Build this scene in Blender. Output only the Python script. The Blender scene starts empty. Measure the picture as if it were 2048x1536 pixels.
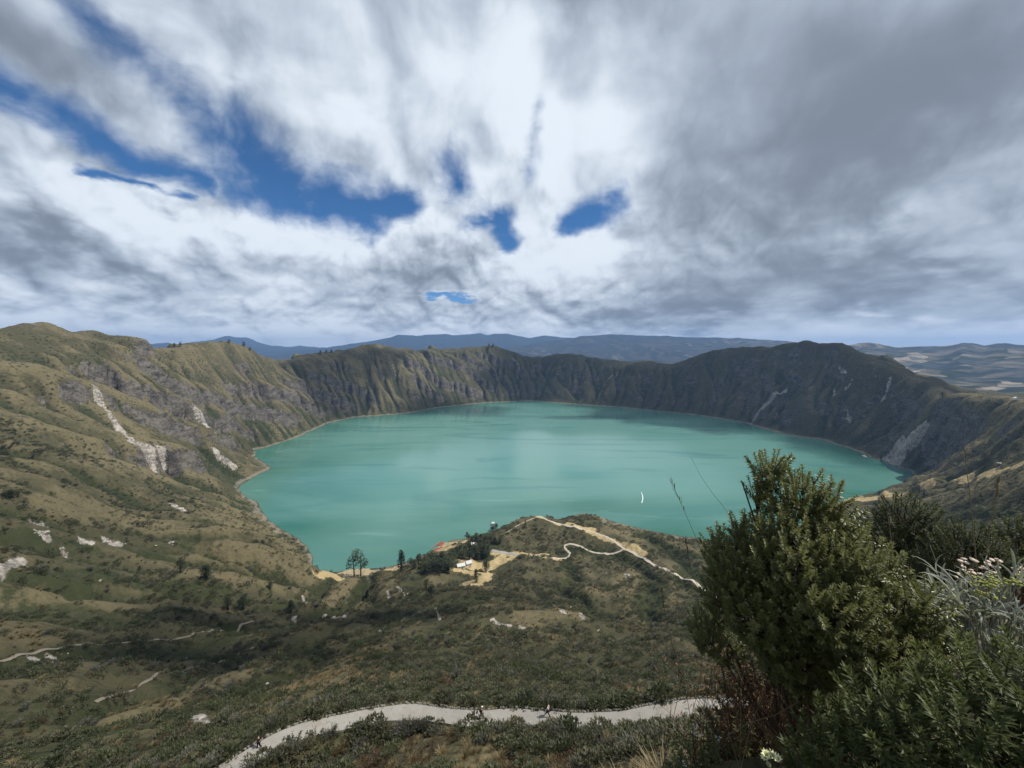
import bpy, bmesh, math, random
import numpy as np
from mathutils import Vector, Matrix, Quaternion
random.seed(7); RNG=np.random.default_rng(11)
S=bpy.context.scene; COL=S.collection
# ------------------------------------------------------------------ camera
F=739.0; PH=math.atan(68/739); H=380.          # 13 mm lens, pitched a little down, 380 m above the lake
CP,SP=math.cos(PH),math.sin(PH)
cd=bpy.data.cameras.new('camera'); cam=bpy.data.objects.new('camera',cd); COL.objects.link(cam)
cd.sensor_width=36; cd.lens=36*F/2048; cd.clip_start=.05; cd.clip_end=90000
cam.location=(0,0,H); cam.rotation_euler=(math.pi/2-PH,0,0); S.camera=cam
def ray(px,py):
    x=(px-1024)/F; y=(py-768)/F
    return np.array([x, CP-SP*y, -SP-CP*y])
def P(px,py,r=None,z=None):
    """the point seen at a pixel of the photograph, at a horizontal distance or at a height"""
    d=ray(px,py); h=math.hypot(d[0],d[1])
    t=(r/h) if r is not None else (z-H)/d[2]
    return np.array([0,0,H])+d*t
# ------------------------------------------------------------------ node helper
class NT:
    def __init__(s,t): s.t=t; t.nodes.clear()
    def n(s,ty,ins=None,**pr):
        nd=s.t.nodes.new(ty)
        for k,v in pr.items(): setattr(nd,k,v)
        for k,v in (ins or {}).items(): s.set(nd.inputs[k],v)
        return nd
    def set(s,i,v):
        if isinstance(v,bpy.types.NodeSocket): s.t.links.new(v,i)
        else: i.default_value=v
    def m(s,op,a,b=None,c=None,clamp=False):
        nd=s.n('ShaderNodeMath',operation=op,use_clamp=clamp)
        for i,v in enumerate((a,b,c)):
            if v is not None: s.set(nd.inputs[i],v)
        return nd.outputs[0]
    def add(s,a,b): return s.m('ADD',a,b)
    def mul(s,a,b): return s.m('MULTIPLY',a,b)
    def v(s,op,a,b=None,sc=None):
        nd=s.n('ShaderNodeVectorMath',operation=op); s.set(nd.inputs[0],a)
        if b is not None: s.set(nd.inputs[1],b)
        if sc is not None: s.set(nd.inputs['Scale'],sc)
        return nd.outputs['Value'] if op in('LENGTH','DOT_PRODUCT','DISTANCE') else nd.outputs[0]
    def noise(s,vec,scale=1,detail=4,rough=.5,dist=0,col=False,lac=2.):
        nd=s.n('ShaderNodeTexNoise',{'Vector':vec,'Scale':scale,'Detail':detail,'Roughness':rough,'Distortion':dist,'Lacunarity':lac})
        return nd.outputs['Color' if col else 'Fac']
    def mr(s,v,a,b,c=0.,d=1.,smooth=True):
        nd=s.n('ShaderNodeMapRange',interpolation_type='SMOOTHSTEP' if smooth else 'LINEAR')
        for k,x in zip((0,1,2,3,4),(v,a,b,c,d)): s.set(nd.inputs[k],x)
        return nd.outputs[0]
    def mix(s,f,a,b,blend='MIX'):
        nd=s.n('ShaderNodeMix',data_type='RGBA',blend_type=blend)
        s.set(nd.inputs[0],f); s.set(nd.inputs[6],a if isinstance(a,bpy.types.NodeSocket) else (*a[:3],1)); s.set(nd.inputs[7],b if isinstance(b,bpy.types.NodeSocket) else (*b[:3],1))
        return nd.outputs[2]
    def attr(s,name): return s.n('ShaderNodeAttribute',attribute_name=name).outputs['Fac']
    def sep(s,v):
        o=s.n('ShaderNodeSeparateXYZ',{0:v}).outputs; return o[0],o[1],o[2]
    def comb(s,x,y,z): return s.n('ShaderNodeCombineXYZ',{0:x,1:y,2:z}).outputs[0]
# ------------------------------------------------------------------ daylight
SUN_AZ,SUN_EL=math.radians(92),math.radians(55)
SD=Vector((math.sin(SUN_AZ)*math.cos(SUN_EL),math.cos(SUN_AZ)*math.cos(SUN_EL),math.sin(SUN_EL)))
sl=bpy.data.lights.new('sun','SUN'); sl.energy=5.0; sl.angle=math.radians(.6); sl.color=(1,.95,.87)
so=bpy.data.objects.new('sun',sl); COL.objects.link(so); so.rotation_euler=SD.to_track_quat('Z','Y').to_euler(); so.location=SD*3000
W=bpy.data.worlds.new('World'); S.world=W; W.use_nodes=True
S.view_settings.view_transform='Standard'; S.view_settings.look='None'; S.view_settings.exposure=.38; S.view_settings.gamma=1
S.view_settings.use_curve_mapping=False
HAZE=4.8e-5
S.cycles.use_denoising=True; S.cycles.max_bounces=5; S.cycles.transparent_max_bounces=8; S.cycles.volume_bounces=0
def sky_world():
    N=NT(W.node_tree)
    d=N.v('NORMALIZE',N.n('ShaderNodeTexCoord').outputs['Generated'])
    sk=N.n('ShaderNodeTexSky',sky_type='NISHITA',sun_disc=False,sun_elevation=SUN_EL,sun_rotation=SUN_AZ,altitude=3800,air_density=1.,dust_density=.1,ozone_density=4.)
    bg1=N.n('ShaderNodeBackground',{'Color':N.n('ShaderNodeHueSaturation',{'Color':sk.outputs[0],'Saturation':1.2,'Hue':.498}).outputs[0],'Strength':.092})
    x,y,z=N.sep(d)
    zp=N.m('MAXIMUM',z,-.02)
    def plane(off):
        q=N.add(zp,off); return N.comb(N.m('DIVIDE',x,q),N.m('DIVIDE',y,q),0.)
    hi=plane(.22)                      # the cloud deck seen in perspective
    warp=N.v('SUBTRACT',N.noise(hi,1.5,3,.5,col=True),(.5,.5,.5))
    fine=N.v('SUBTRACT',N.noise(hi,5.,5,.6,col=True),(.5,.5,.5))
    dw=N.v('ADD',d,N.v('ADD',N.v('SCALE',warp,sc=.10),N.v('SCALE',fine,sc=.05)))
    def un(px,py):
        q=ray(px,py); return q/np.linalg.norm(q)
    def capsule(a,b,src):
        """distance, in photograph pixels, from the arc between two directions"""
        A=un(*a); B=un(*b); AB=B-A; L2=float(AB@AB)+1e-9
        pa=N.v('SUBTRACT',src,tuple(A))
        t=N.m('DIVIDE',N.v('DOT_PRODUCT',pa,tuple(AB)),L2,clamp=True)
        q=N.v('SUBTRACT',pa,N.v('SCALE',tuple(AB),sc=t))
        return N.mul(N.v('LENGTH',q),float(739/(A@un(1024,768))**1.5))
    gaps=[((-160,105),(120,240),58,1),((120,240),(270,320),50,1),((345,190),(425,250),62,1),((425,258),(500,330),92,1),((500,330),(600,375),84,1),((600,375),(735,425),62,1),
          ((735,425),(800,405),34,1),((170,345),(370,378),18,.85),((270,322),(400,352),38,1),((985,428),(1014,480),40,.85),((950,440),(1000,450),34,.8),((1150,440),(1195,428),34,.85),((1200,420),(1232,404),30,.8),((850,596),(950,592),12,.7),
          ((905,325),(910,352),48,.5),((1085,210),(1056,340),40,.55),((150,40),(330,180),84,.78),((330,150),(420,240),70,.8)]
    g=None
    for a,b,wd,k in gaps:
        c=N.m('SUBTRACT',k,N.m('DIVIDE',capsule(a,b,dw),wd))
        g=c if g is None else N.m('MAXIMUM',g,c)
    rot=N.n('ShaderNodeMapping',{'Vector':hi,'Rotation':(0,0,math.radians(-32)),'Scale':(.75,1.2,1.)}).outputs[0]
    n1=N.add(N.mul(N.noise(rot,3.0,9,.62,.6),.45),N.mul(N.noise(N.v('ADD',d,N.v('SCALE',warp,sc=.2)),8.5,8,.62,.4),.55))
    az=N.m('ARCTAN2',x,y); el=N.mul(N.m('LOGARITHM',N.add(zp,.18),2.71828),2.9)
    lo=N.comb(N.mul(az,6.5),el,0.)
    def field(p):
        # rounded heaps parted by creases, over a broad swell
        o=N.mul(N.noise(p,.8,2,.5),.62)
        for sc_,am,of in ((.95,.32,0.),(2.1,.16,5.3),(4.4,.08,9.1),(9.5,.04,2.2)):
            n=N.noise(N.v('ADD',p,(of,of,of)),sc_,0,.5)
            o=N.add(o,N.mul(N.m('ABSOLUTE',N.m('SUBTRACT',N.mul(n,2.),1.)),am*1.6))
        return o
    wl_=N.v('SUBTRACT',N.noise(lo,1.6,3,.5,col=True),(.5,.5,.5)); lo=N.v('ADD',lo,N.v('SCALE',wl_,sc=.30))
    f0=field(lo); f1=field(N.v('ADD',lo,(.05,.16,0.)))
    em=N.m('SUBTRACT',f0,f1)
    gm=N.m('MAXIMUM',g,-1.5)
    high=N.mr(z,.16,.42)
    iso=N.noise(N.v('ADD',d,N.v('SCALE',warp,sc=.12)),5.2,7,.47,.3); iso2=N.noise(N.v('ADD',d,N.v('ADD',N.v('SCALE',warp,sc=.12),(.03,.0,.04))),5.2,5,.47,.3)
    nn=N.add(N.add(N.mul(N.m('SUBTRACT',n1,.5),N.add(1.2,N.mul(high,1.5))),N.mul(N.m('SUBTRACT',iso,.5),N.mul(high,-2.2))),N.mul(N.m('SUBTRACT',f0,.5),-1.3))
    wet=N.add(gm,nn)
    alpha=N.m('SUBTRACT',1.,N.mr(wet,N.add(-.12,N.mul(high,-.55)),N.add(.34,N.mul(high,.55))))
    bw=N.v('ADD',d,N.v('ADD',N.v('SCALE',warp,sc=.26),N.v('SCALE',fine,sc=.10)))
    low=N.noise(N.v('ADD',d,N.v('SCALE',warp,sc=.3)),2.3,3,.5,.5)
    st=N.noise(N.n('ShaderNodeMapping',{'Vector':hi,'Rotation':(0,0,math.radians(-62)),'Scale':(.4,1.5,1.)}).outputs[0],1.6,5,.5,.4)
    rows=N.noise(N.comb(N.mul(az,2.2),N.mul(el,1.2),3.),1.,4,.5,.3)
    blobs=[((760,20),(860,200),190,.12),((1040,120),(1060,260),120,.17),((420,80),(640,230),120,.05),((0,330),(330,430),70,.16),((330,430),(640,440),60,.14),((740,455),(840,440),70,.24),((1180,280),(1230,340),80,.16),((1080,470),(1190,480),60,.20),((1000,560),(1150,560),70,.12),
           ((480,470),(640,520),60,.06),((450,655),(900,645),36,.14),((0,635),(450,645),34,.10),((900,300),(860,380),60,.10),
           ((1330,390),(1700,280),110,-.12),((1700,280),(2048,190),110,-.10),((1480,130),(1750,140),120,-.05),((1950,40),(2048,60),200,-.07),((0,470),(200,500),66,-.10),((200,520),(520,520),50,-.09),((1400,560),(1600,545),70,-.10),((1700,610),(2048,600),60,-.12),((860,545),(930,535),50,-.10),((1180,640),(1420,640),36,-.20),((60,40),(180,120),120,-.08),((1680,480),(1760,440),40,.10),((1850,545),(1960,500),34,.10),((1330,370),(1420,350),50,.06),((1300,640),(2048,650),16,.10)]
    L=.415
    for a,b,rr,k in blobs:
        e=N.m('DIVIDE',capsule(a,b,bw),rr*1.15)
        L=N.add(L,N.mul(N.m('POWER',2.718,N.mul(N.mul(e,e),-1.)),k*1.35))
    lowm=N.m('SUBTRACT',1.,N.mr(z,.22,.55))
    lft=N.mr(x,-.1,.55,.9,.42)
    L=N.add(L,N.mul(N.m('SUBTRACT',low,.5),.20))
    L=N.add(L,N.mul(N.m('SUBTRACT',st,.5),N.mul(N.mr(z,.2,.5),.03)))
    L=N.add(L,N.mul(N.add(N.mul(N.m('SUBTRACT',iso,.5),.42),N.mul(N.m('SUBTRACT',iso,iso2),.75)),N.mul(N.mr(z,.1,.3),N.mr(x,.0,.5,1.,.30))))
    L=N.add(L,N.mul(em,N.mul(lft,N.add(.10,N.mul(lowm,.62)))))
    L=N.add(L,N.mul(N.m('SUBTRACT',f0,.5),N.mul(lft,N.add(.22,N.mul(lowm,.36)))))
    L=N.add(L,N.mul(N.m('SUBTRACT',rows,.5),N.mul(lowm,.42)))
    L=N.add(L,N.mul(N.mr(wet,-.8,.0),N.mul(N.mr(z,.15,.45,.12,.02),N.mr(z,.02,.12))))
    L=N.add(L,N.mr(z,.11,.0,0.,.30))
    L=N.m('SMOOTH_MAX',L,.20,.16); L=N.m('SMOOTH_MIN',L,.70,.14)
    tint=N.mix(N.mr(L,.25,.75),(.83,.97,1.17),(.92,1.0,1.09))
    cl=N.v('SCALE',tint,sc=L)
    cl=N.mix(N.mr(z,-.05,-.01),(.10,.11,.11),cl)
    bg2=N.n('ShaderNodeBackground',{'Color':cl,'Strength':1.})
    mx=N.n('ShaderNodeMixShader',{0:alpha,1:bg1.outputs[0],2:bg2.outputs[0]})
    N.n('ShaderNodeOutputWorld',{'Surface':mx.outputs[0]})
    W.cycles.sampling_method='MANUAL'; W.cycles.sample_map_resolution=512
sky_world()
# ------------------------------------------------------------------ terrain heights
SHORE=[(513,1002),(492,996),(475,976),(513,952),(547,937),(509,913),(506,901),(547,890),(600,872),(658,845),(709,835),
(764,831),(819,826),(873,816),(914,811),(955,807),(1010,804),(1072,802),(1113,806),(1181,811),(1232,814),(1300,821),(1406,832),
(1484,845),(1523,856),(1581,871),(1640,879),(1698,897),(1737,912),(1776,926),(1827,943),(1842,963)]
shore=[P(a,b,z=0) for a,b in SHORE]
# the rest of the shoreline runs hidden behind the near slopes; given in metres
near_shore=[(1110,985),(1010,965),(900,935),(810,893),(720,835),(650,785),(570,730),(500,700),(420,705),(330,735),(260,770),(215,805),(180,835),(150,830),(120,800),
(80,790),(40,790),(0,770),(-40,745),(-75,715)]
near_shore=[np.array([a,b,0.]) for a,b in near_shore]
beach=[P(a,b,z=0) for a,b in [(929,1076),(901,1077),(885,1083),(869,1097),(850,1107),(825,1117),(799,1126),(785,1134),(758,1135),(730,1134),(700,1137),(664,1145),(640,1149)]]
tip=[np.array([a,b,0.]) for a,b in [(-345,600),(-362,640),(-405,690),(-470,740),(-550,800),(-600,850)]]
SH=shore+near_shore+beach+tip+[shore[0]]
SKY=[(-250,668,900),(-120,660,960),(0,652,1030),(50,652,1070),(80,645,1090),(100,650,1110),(150,668,1170),(180,660,1240),(200,666,1280),(250,680,1400),(290,690,1500),(318,699,1600),
(332,695,1680),(370,687,1800),(420,683,1920),(460,681,2010),(490,690,2080),(530,713,2200),(560,716,2300),(600,710,2400),(640,704,2480),(690,700,2580),
(730,690,2650),(755,687,2700),(800,696,2800),(850,698,2900),(920,696,3050),(960,692,3120),(985,690,3150),(1010,697,3150),(1050,711,3150),(1075,714,3150),(1095,710,3120),
(1115,706,3100),(1160,708,3060),(1200,717,3010),(1260,722,2950),(1300,721,2900),(1340,729,2860),(1380,715,2830),(1430,699,2780),(1450,695,2750),(1520,692,2650),
(1560,685,2580),(1605,680,2500),(1640,686,2470),(1680,686,2430),(1720,706,2350),(1760,728,2240),(1800,750,2120),(1850,775,1960),(1880,788,1850),(1920,786,1680),
(1960,785,1560),(2000,791,1450),(2048,797,1320),(2150,790,1150),(2300,775,980)]
def far_left(a,b):
    # the left rim stands back from the viewpoint
    g=np.interp(a,[-300,200,300,380],[.44,.42,.20,.0]); return 1+g*min(max((1010-b)/355.,0),1)
sky=[P(a,b,r=r*far_left(a,b)) for a,b,r in SKY]
def dens(pts,step):
    out=[]
    for a,b in zip(pts[:-1],pts[1:]):
        n=max(1,int(np.linalg.norm(b-a)/step))
        for k in range(n): out.append(a+(b-a)*k/n)
    out.append(pts[-1]); return out
LC=np.array([150.,1650.])
C=[]
shd=dens(SH,45); C+=shd
sp=np.array(SH)[:,:2]
# the lake bed
for q in dens(SH,110):
    d=LC-q[:2]; L=np.linalg.norm(d)
    for k,zz in ((60,-16),(220,-40)):
        if L>k+80: C.append(np.array([*(q[:2]+d/L*k),zz]))
for a in range(0,360,40):
    for R in (150,450): C.append(np.array([LC[0]+R*math.cos(math.radians(a)),LC[1]+R*math.sin(math.radians(a)),-60.]))
skd=dens(sky,70); C+=skd
for q in dens(sky,160):
    d=q[:2]-LC; d/=np.linalg.norm(d)
    C.append(np.array([*(q[:2]+d*120),q[2]-62])); C.append(np.array([*(q[:2]+d*400),q[2]-190])); C.append(np.array([*(q[:2]+d*900),q[2]*.4-20]))
# (pixel column, pixel row, horizontal metres): surveyed points on the slopes
MID='''1000,1440,44 1000,1400,62 1000,1350,90 1000,1300,130 1000,1250,200 1000,1220,260 1000,1200,310 1000,1180,370 1000,1160,450 1000,1140,540 985,1106,622
100,1500,100 100,1450,128 100,1400,158 100,1350,190 100,1300,240 100,1250,310 100,1195,375 100,1130,450 100,1050,540 100,1010,600 100,950,720 100,880,830 100,800,930 100,720,1030
0,1500,112 0,1400,170 0,1300,260 0,1200,390 0,1100,490 0,1010,590 0,930,690 0,850,800 0,750,930
-150,1500,120 -150,1300,260 -150,1100,450 -150,950,600 -150,800,800
300,750,1360 300,830,1220 300,900,1080 300,960,960 300,1005,850 300,1040,720 300,1090,600 300,1140,520 300,1200,430 300,1250,350 300,1300,280 300,1360,190 300,1430,120 300,1500,78
200,800,1080 200,880,960 200,950,820 200,1010,690 200,1060,580 200,1130,490 200,1195,400 200,1260,315
280,1020,770 340,1025,750 400,1040,720 450,1045,700 513,1051,680 540,1075,668 574,1092,655 602,1116,640 622,1140,622
450,1100,590 450,1150,500 450,1205,410 450,1260,310 450,1320,220 450,1390,130 450,1450,85 450,1500,60
600,1190,520 600,1220,420 600,1250,330 600,1300,220 600,1350,140 600,1400,92 650,1185,530 650,1240,370 650,1160,590
760,1150,580 760,1175,500 760,1200,415 760,1250,270 760,1300,175 760,1350,110 760,1390,72
880,1150,530 880,1175,440 880,1210,330 880,1260,220 880,1310,135 880,1360,86
930,1140,560 960,1150,515 960,1120,590 850,1140,560 900,1120,600
1070,1028,728 1050,1033,722 1100,1041,704 1143,1053,685 1160,1058,677 1189,1063,668 1218,1078,655 1247,1097,632 1270,1107,618 1300,1125,592 1340,1145,560 1360,1152,545 1415,1185,490 1460,1210,440
1030,1045,705 1000,1058,690 960,1078,668
1165,1093,652 1127,1091,648 1075,1112,620 1105,1117,612 1140,1108,628 1030,1110,620 1185,1103,640 1215,1108,630
1150,1135,560 1150,1160,480 1150,1190,390 1150,1220,300 1150,1260,220 1150,1310,145 1150,1360,95 1150,1410,62
1280,1150,520 1280,1190,410 1280,1230,310 1280,1290,190 1280,1350,112 1280,1400,70
1420,1200,440 1420,1260,280 1420,1320,165 1420,1380,90
1173,1032,790 1143,1034,770 1192,1050,770
1257,1083,655 1285,1101,630 1314,1111,620 1339,1121,605 1356,1118,615 1391,1126,610 1414,1128,615 1480,1115,680 1560,1080,790 1640,1035,950
1700,1012,1130 1756,1008,1150 1800,1002,1130 1850,990,1080 1900,976,1030 1960,960,980 2048,932,900
1700,1050,1000 1800,1042,920 1800,1100,660 1800,1200,380 2000,1050,620 2000,1000,780 2000,1120,330 1900,1020,850 1900,1080,600 1650,1150,560 1650,1250,330 1550,1180,500 1550,1300,220 1700,1350,160
2150,1000,650 2150,1120,260 2150,930,800
2048,860,1150 2000,880,1300 2000,930,1060 1930,900,1480 1930,935,1250 1880,850,1740 1860,900,1680 1800,860,1980 1760,800,2150
1650,780,2250 1560,760,2420 1480,770,2550 1600,830,2130
1000,750,2950 880,750,2650 760,760,2450 660,780,2270 560,800,2000 480,800,1800 420,860,1600 400,940,1330 480,870,1640 1200,765,2800 1350,775,2620 1090,760,2950'''
for t in MID.split():
    a,b,r=map(float,t.split(',')); C.append(P(a,b,r=r*far_left(a,b)))
# the rim the camera stands on, its shoulder to the right, and the drop in front
NEAR=[(0,0,378.3),(0,-6,378.6),(-8,-6,377),(8,-6,379.5),(0,-40,382),(-60,-40,374),(60,-40,384),(0,-200,360),(-300,-150,350),(300,-150,385),(-700,-100,345),(700,-100,340),(0,-500,300),(600,-500,300),(-600,-500,300),
(1.0,1.6,378.1),(2.2,1.6,378.1),(4,2,377.7),(7,2.5,377),(1.5,2.6,376.9),(2.6,3.2,376.5),(4,4,376.4),(7,6,375.4),(12,8,373.2),(20,12,368.5),(3,5,374),(6,8.5,370.3),(10,13,366),(18,20,357),(32,26,354),(60,40,338),
(-.3,1.2,377.2),(-1.2,1.5,376.2),(-3,1,375.5),(0,2.4,375.4),(0,5,371),(0,9,366.5),(0,15,358.5),(0,24,347.5),(0,33,338),(-5,6,369),(-10,10,364),(-15,20,350),(-20,30,338),(-35,25,341),(-60,35,328),(-80,10,345),(-30,0,366),
(6,15,361),(12,25,350.5),(20,36,338.5),(35,45,332)]
C+=[np.array(q,float) for q in NEAR]
C=np.array(C)
# merge points closer than a fraction of their distance
keep=[]
for i,q in enumerate(C):
    rr=math.hypot(q[0],q[1]); ok=True
    if keep:
        K=C[keep]; dd=np.hypot(K[:,0]-q[0],K[:,1]-q[1]); ok=dd.min()>min(12,.1*rr+.3)
    if ok: keep.append(i)
C=C[keep]
def rbf_fit(X,z):
    n=len(X); D=np.sqrt(((X[:,None]-X[None])**2).sum(-1))
    A=np.zeros((n+3,n+3)); A[:n,:n]=-D-np.eye(n)*0.0; A[:n,n:]=np.c_[X,np.ones(n)]; A[n:,:n]=A[:n,n:].T
    return np.linalg.solve(A,np.r_[z,0,0,0])
X0=C[:,:2]/1000.; W0=rbf_fit(X0,C[:,2])
def rbf(x,y):
    sh_=x.shape; x=x.ravel()/1000; y=y.ravel()/1000; o=np.empty(x.size)
    for i in range(0,x.size,20000):
        a=x[i:i+20000]; b=y[i:i+20000]
        D=np.sqrt((a[:,None]-X0[None,:,0])**2+(b[:,None]-X0[None,:,1])**2)
        o[i:i+20000]=-D@W0[:-3]+a*W0[-3]+b*W0[-2]+W0[-1]
    return o.reshape(sh_)
def blur(a,n=1):
    for _ in range(n):
        p=np.pad(a,1,mode='edge'); a=(p[:-2,1:-1]+2*p[1:-1,1:-1]+p[2:,1:-1])/4
        p=np.pad(a,1,mode='edge'); a=(p[1:-1,:-2]+2*p[1:-1,1:-1]+p[1:-1,2:])/4
    return a
# ------------------------------------------------------------------ noise for the terrain
def gnoise(x,y,seed=0):
    xi=np.floor(x).astype(np.int64); yi=np.floor(y).astype(np.int64); fx=x-xi; fy=y-yi
    u=fx*fx*fx*(fx*(fx*6-15)+10); v=fy*fy*fy*(fy*(fy*6-15)+10)
    def g(ix,iy,dx,dy):
        h=(ix*374761393+iy*668265263+seed*974634777)&0xffffffff
        h=((h^(h>>13))*1274126177)&0xffffffff; h=h^(h>>16)
        a=h*(2*math.pi/4294967296.)
        return np.cos(a)*dx+np.sin(a)*dy
    a=g(xi,yi,fx,fy); b=g(xi+1,yi,fx-1,fy); c=g(xi,yi+1,fx,fy-1); d=g(xi+1,yi+1,fx-1,fy-1)
    return (a*(1-u)+b*u)*(1-v)+(c*(1-u)+d*u)*v
def fbm(x,y,octs=4,seed=0,gain=.5):
    o=0; a=1
    for k in range(octs):
        o=o+a*gnoise(x*2**k+k*17.3,y*2**k-k*9.1,seed+k); a*=gain
    return o
def ridged(x,y,octs=4,seed=0):
    o=0; a=1
    for k in range(octs):
        o=o+a*(1-2.2*np.abs(gnoise(x*2**k+k*7.7,y*2**k+k*3.3,seed+k))); a*=.5
    return o/1.9
def sstep(a,b,x):
    t=np.clip((x-a)/(b-a),0,1); return t*t*(3-2*t)
# ------------------------------------------------------------------ gridded crater with running-water erosion
G=10.; gx=np.arange(-1900,2400,G); gy=np.arange(-500,4100,G)
cx=np.arange(-1900,2420,20.); cy=np.arange(-500,4120,20.)
def upsample(Z):
    j=(gy-cy[0])/20; i=(gx-cx[0])/20
    j0=np.minimum(j.astype(int),len(cy)-2); i0=np.minimum(i.astype(int),len(cx)-2); v=(j-j0)[:,None]; u=(i-i0)[None]
    return (Z[j0][:,i0]*(1-u)+Z[j0][:,i0+1]*u)*(1-v)+(Z[j0+1][:,i0]*(1-u)+Z[j0+1][:,i0+1]*u)*v
CX,CY=np.meshgrid(cx,cy); Z0=upsample(rbf(CX,CY)); GX,GY=np.meshgrid(gx,gy)
RG=np.hypot(GX,GY)
Zb=blur(Z0,1)
def near_dist(pts,step=4):
    """distance of every 40 m cell to a line of points, upsampled"""
    q=np.array([p[:2] for p in pts]); D=np.full(CX.shape,1e9)
    for k in range(0,len(q),8):
        for p in q[k:k+8]: D=np.minimum(D,np.hypot(CX-p[0],CY-p[1]))
    return upsample(D)
D_SKY=near_dist(skd); D_SH=near_dist(shd)
WX=GX+60*fbm(GX/260,GY/260,3,31); WY=GY+60*fbm(GX/260+9,GY/260,3,37)
calm=sstep(40,200,D_SKY)*(1-.9*sstep(500,800,GX)*(1-sstep(1100,1300,GY)))*sstep(0,130,D_SH)*(.25+.75*sstep(350,1000,RG))*sstep(60,160,RG)
TH=np.arctan2(WX-LC[0],WY-LC[1])*1250; TT=np.hypot(WX-LC[0],WY-LC[1])
hill=calm*(40*(ridged(WX/330,WY/330,4,5)-.35)+14*fbm(WX/90,WY/90,3,8)+64*(ridged((TH+.5*TT)/230,TT/700,3,15)-.35)*sstep(700,1200,RG))
def erode(Z,steps=16,K=.62,m=.42):
    ny,nx=Z.shape; N=ny*nx
    h=(Z+hill*sstep(0,30,Z)).ravel().copy(); h=np.where(Z.ravel()>1,np.maximum(h,1.),h)
    fix=(Z.ravel()<=.5); fix[:nx]=True; fix[-nx:]=True; fix.reshape(ny,nx)[:,0]=True; fix.reshape(ny,nx)[:,-1]=True
    idx=np.arange(N).reshape(ny,nx)
    A=None; soft=np.exp(1.9*fbm(GX/170,GY/170,3,77)).ravel()
    for it in range(steps):
        hh=h.reshape(ny,nx); best=np.zeros((ny,nx)); rec=idx.copy(); dist=np.full((ny,nx),1.)
        for dy,dx in ((0,1),(1,0),(0,-1),(-1,0),(1,1),(1,-1),(-1,1),(-1,-1)):
            L=G*math.hypot(dx,dy)
            ys=slice(max(0,-dy),ny-max(0,dy)); xs=slice(max(0,-dx),nx-max(0,dx))
            yt=slice(max(0,dy),ny-max(0,-dy)); xt=slice(max(0,dx),nx-max(0,-dx))
            s_=np.full((ny,nx),-1.); s_[ys,xs]=(hh[ys,xs]-hh[yt,xt])/L
            s_*=RNG.uniform(.55,1.,s_.shape)
            q=s_>best; best[q]=s_[q]
            t=idx.copy(); t[ys,xs]=idx[yt,xt]; rec[q]=t[q]; dist[q]=L
        rec=rec.ravel(); rec[fix]=np.arange(N)[fix]; dist=dist.ravel()
        order=np.argsort(h,kind='stable'); rl=rec.tolist(); al=[1.]*N
        ol=order.tolist()
        for i in reversed(ol):
            r_=rl[i]
            if r_!=i: al[r_]+=al[i]
        A=np.array(al) if A is None else .6*A+.4*np.array(al)
        k=(K*soft*np.maximum(A-4,0)**m/dist*(.3+.7*sstep(300,900,RG)).ravel()).tolist(); hl=h.tolist()
        for i in ol:
            r_=rl[i]
            if r_!=i:
                f=k[i]; hl[i]=(hl[i]+f*hl[r_])/(1+f)
        h=np.array(hl)
        hh=h.reshape(ny,nx); h=np.where(fix,h,(hh+.22*(blur(hh,1)-hh)).ravel())
    return (h-Z.ravel()).reshape(ny,nx),A.reshape(ny,nx)
dE,AC=erode(Zb)
dE=np.where(Zb>.5,np.maximum(dE,.6-Zb),dE)
HG=Zb+dE
def bil(A,x,y,x0=gx[0],y0=gy[0],g=G):
    fx=np.clip((x-x0)/g,0,A.shape[1]-1.001); fy=np.clip((y-y0)/g,0,A.shape[0]-1.001)
    i=fx.astype(int); j=fy.astype(int); u=fx-i; v=fy-j
    u=u*u*(3-2*u)*.5+u*.5; v=v*v*(3-2*v)*.5+v*.5
    return (A[j,i]*(1-u)+A[j,i+1]*u)*(1-v)+(A[j+1,i]*(1-u)+A[j+1,i+1]*u)*v
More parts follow.
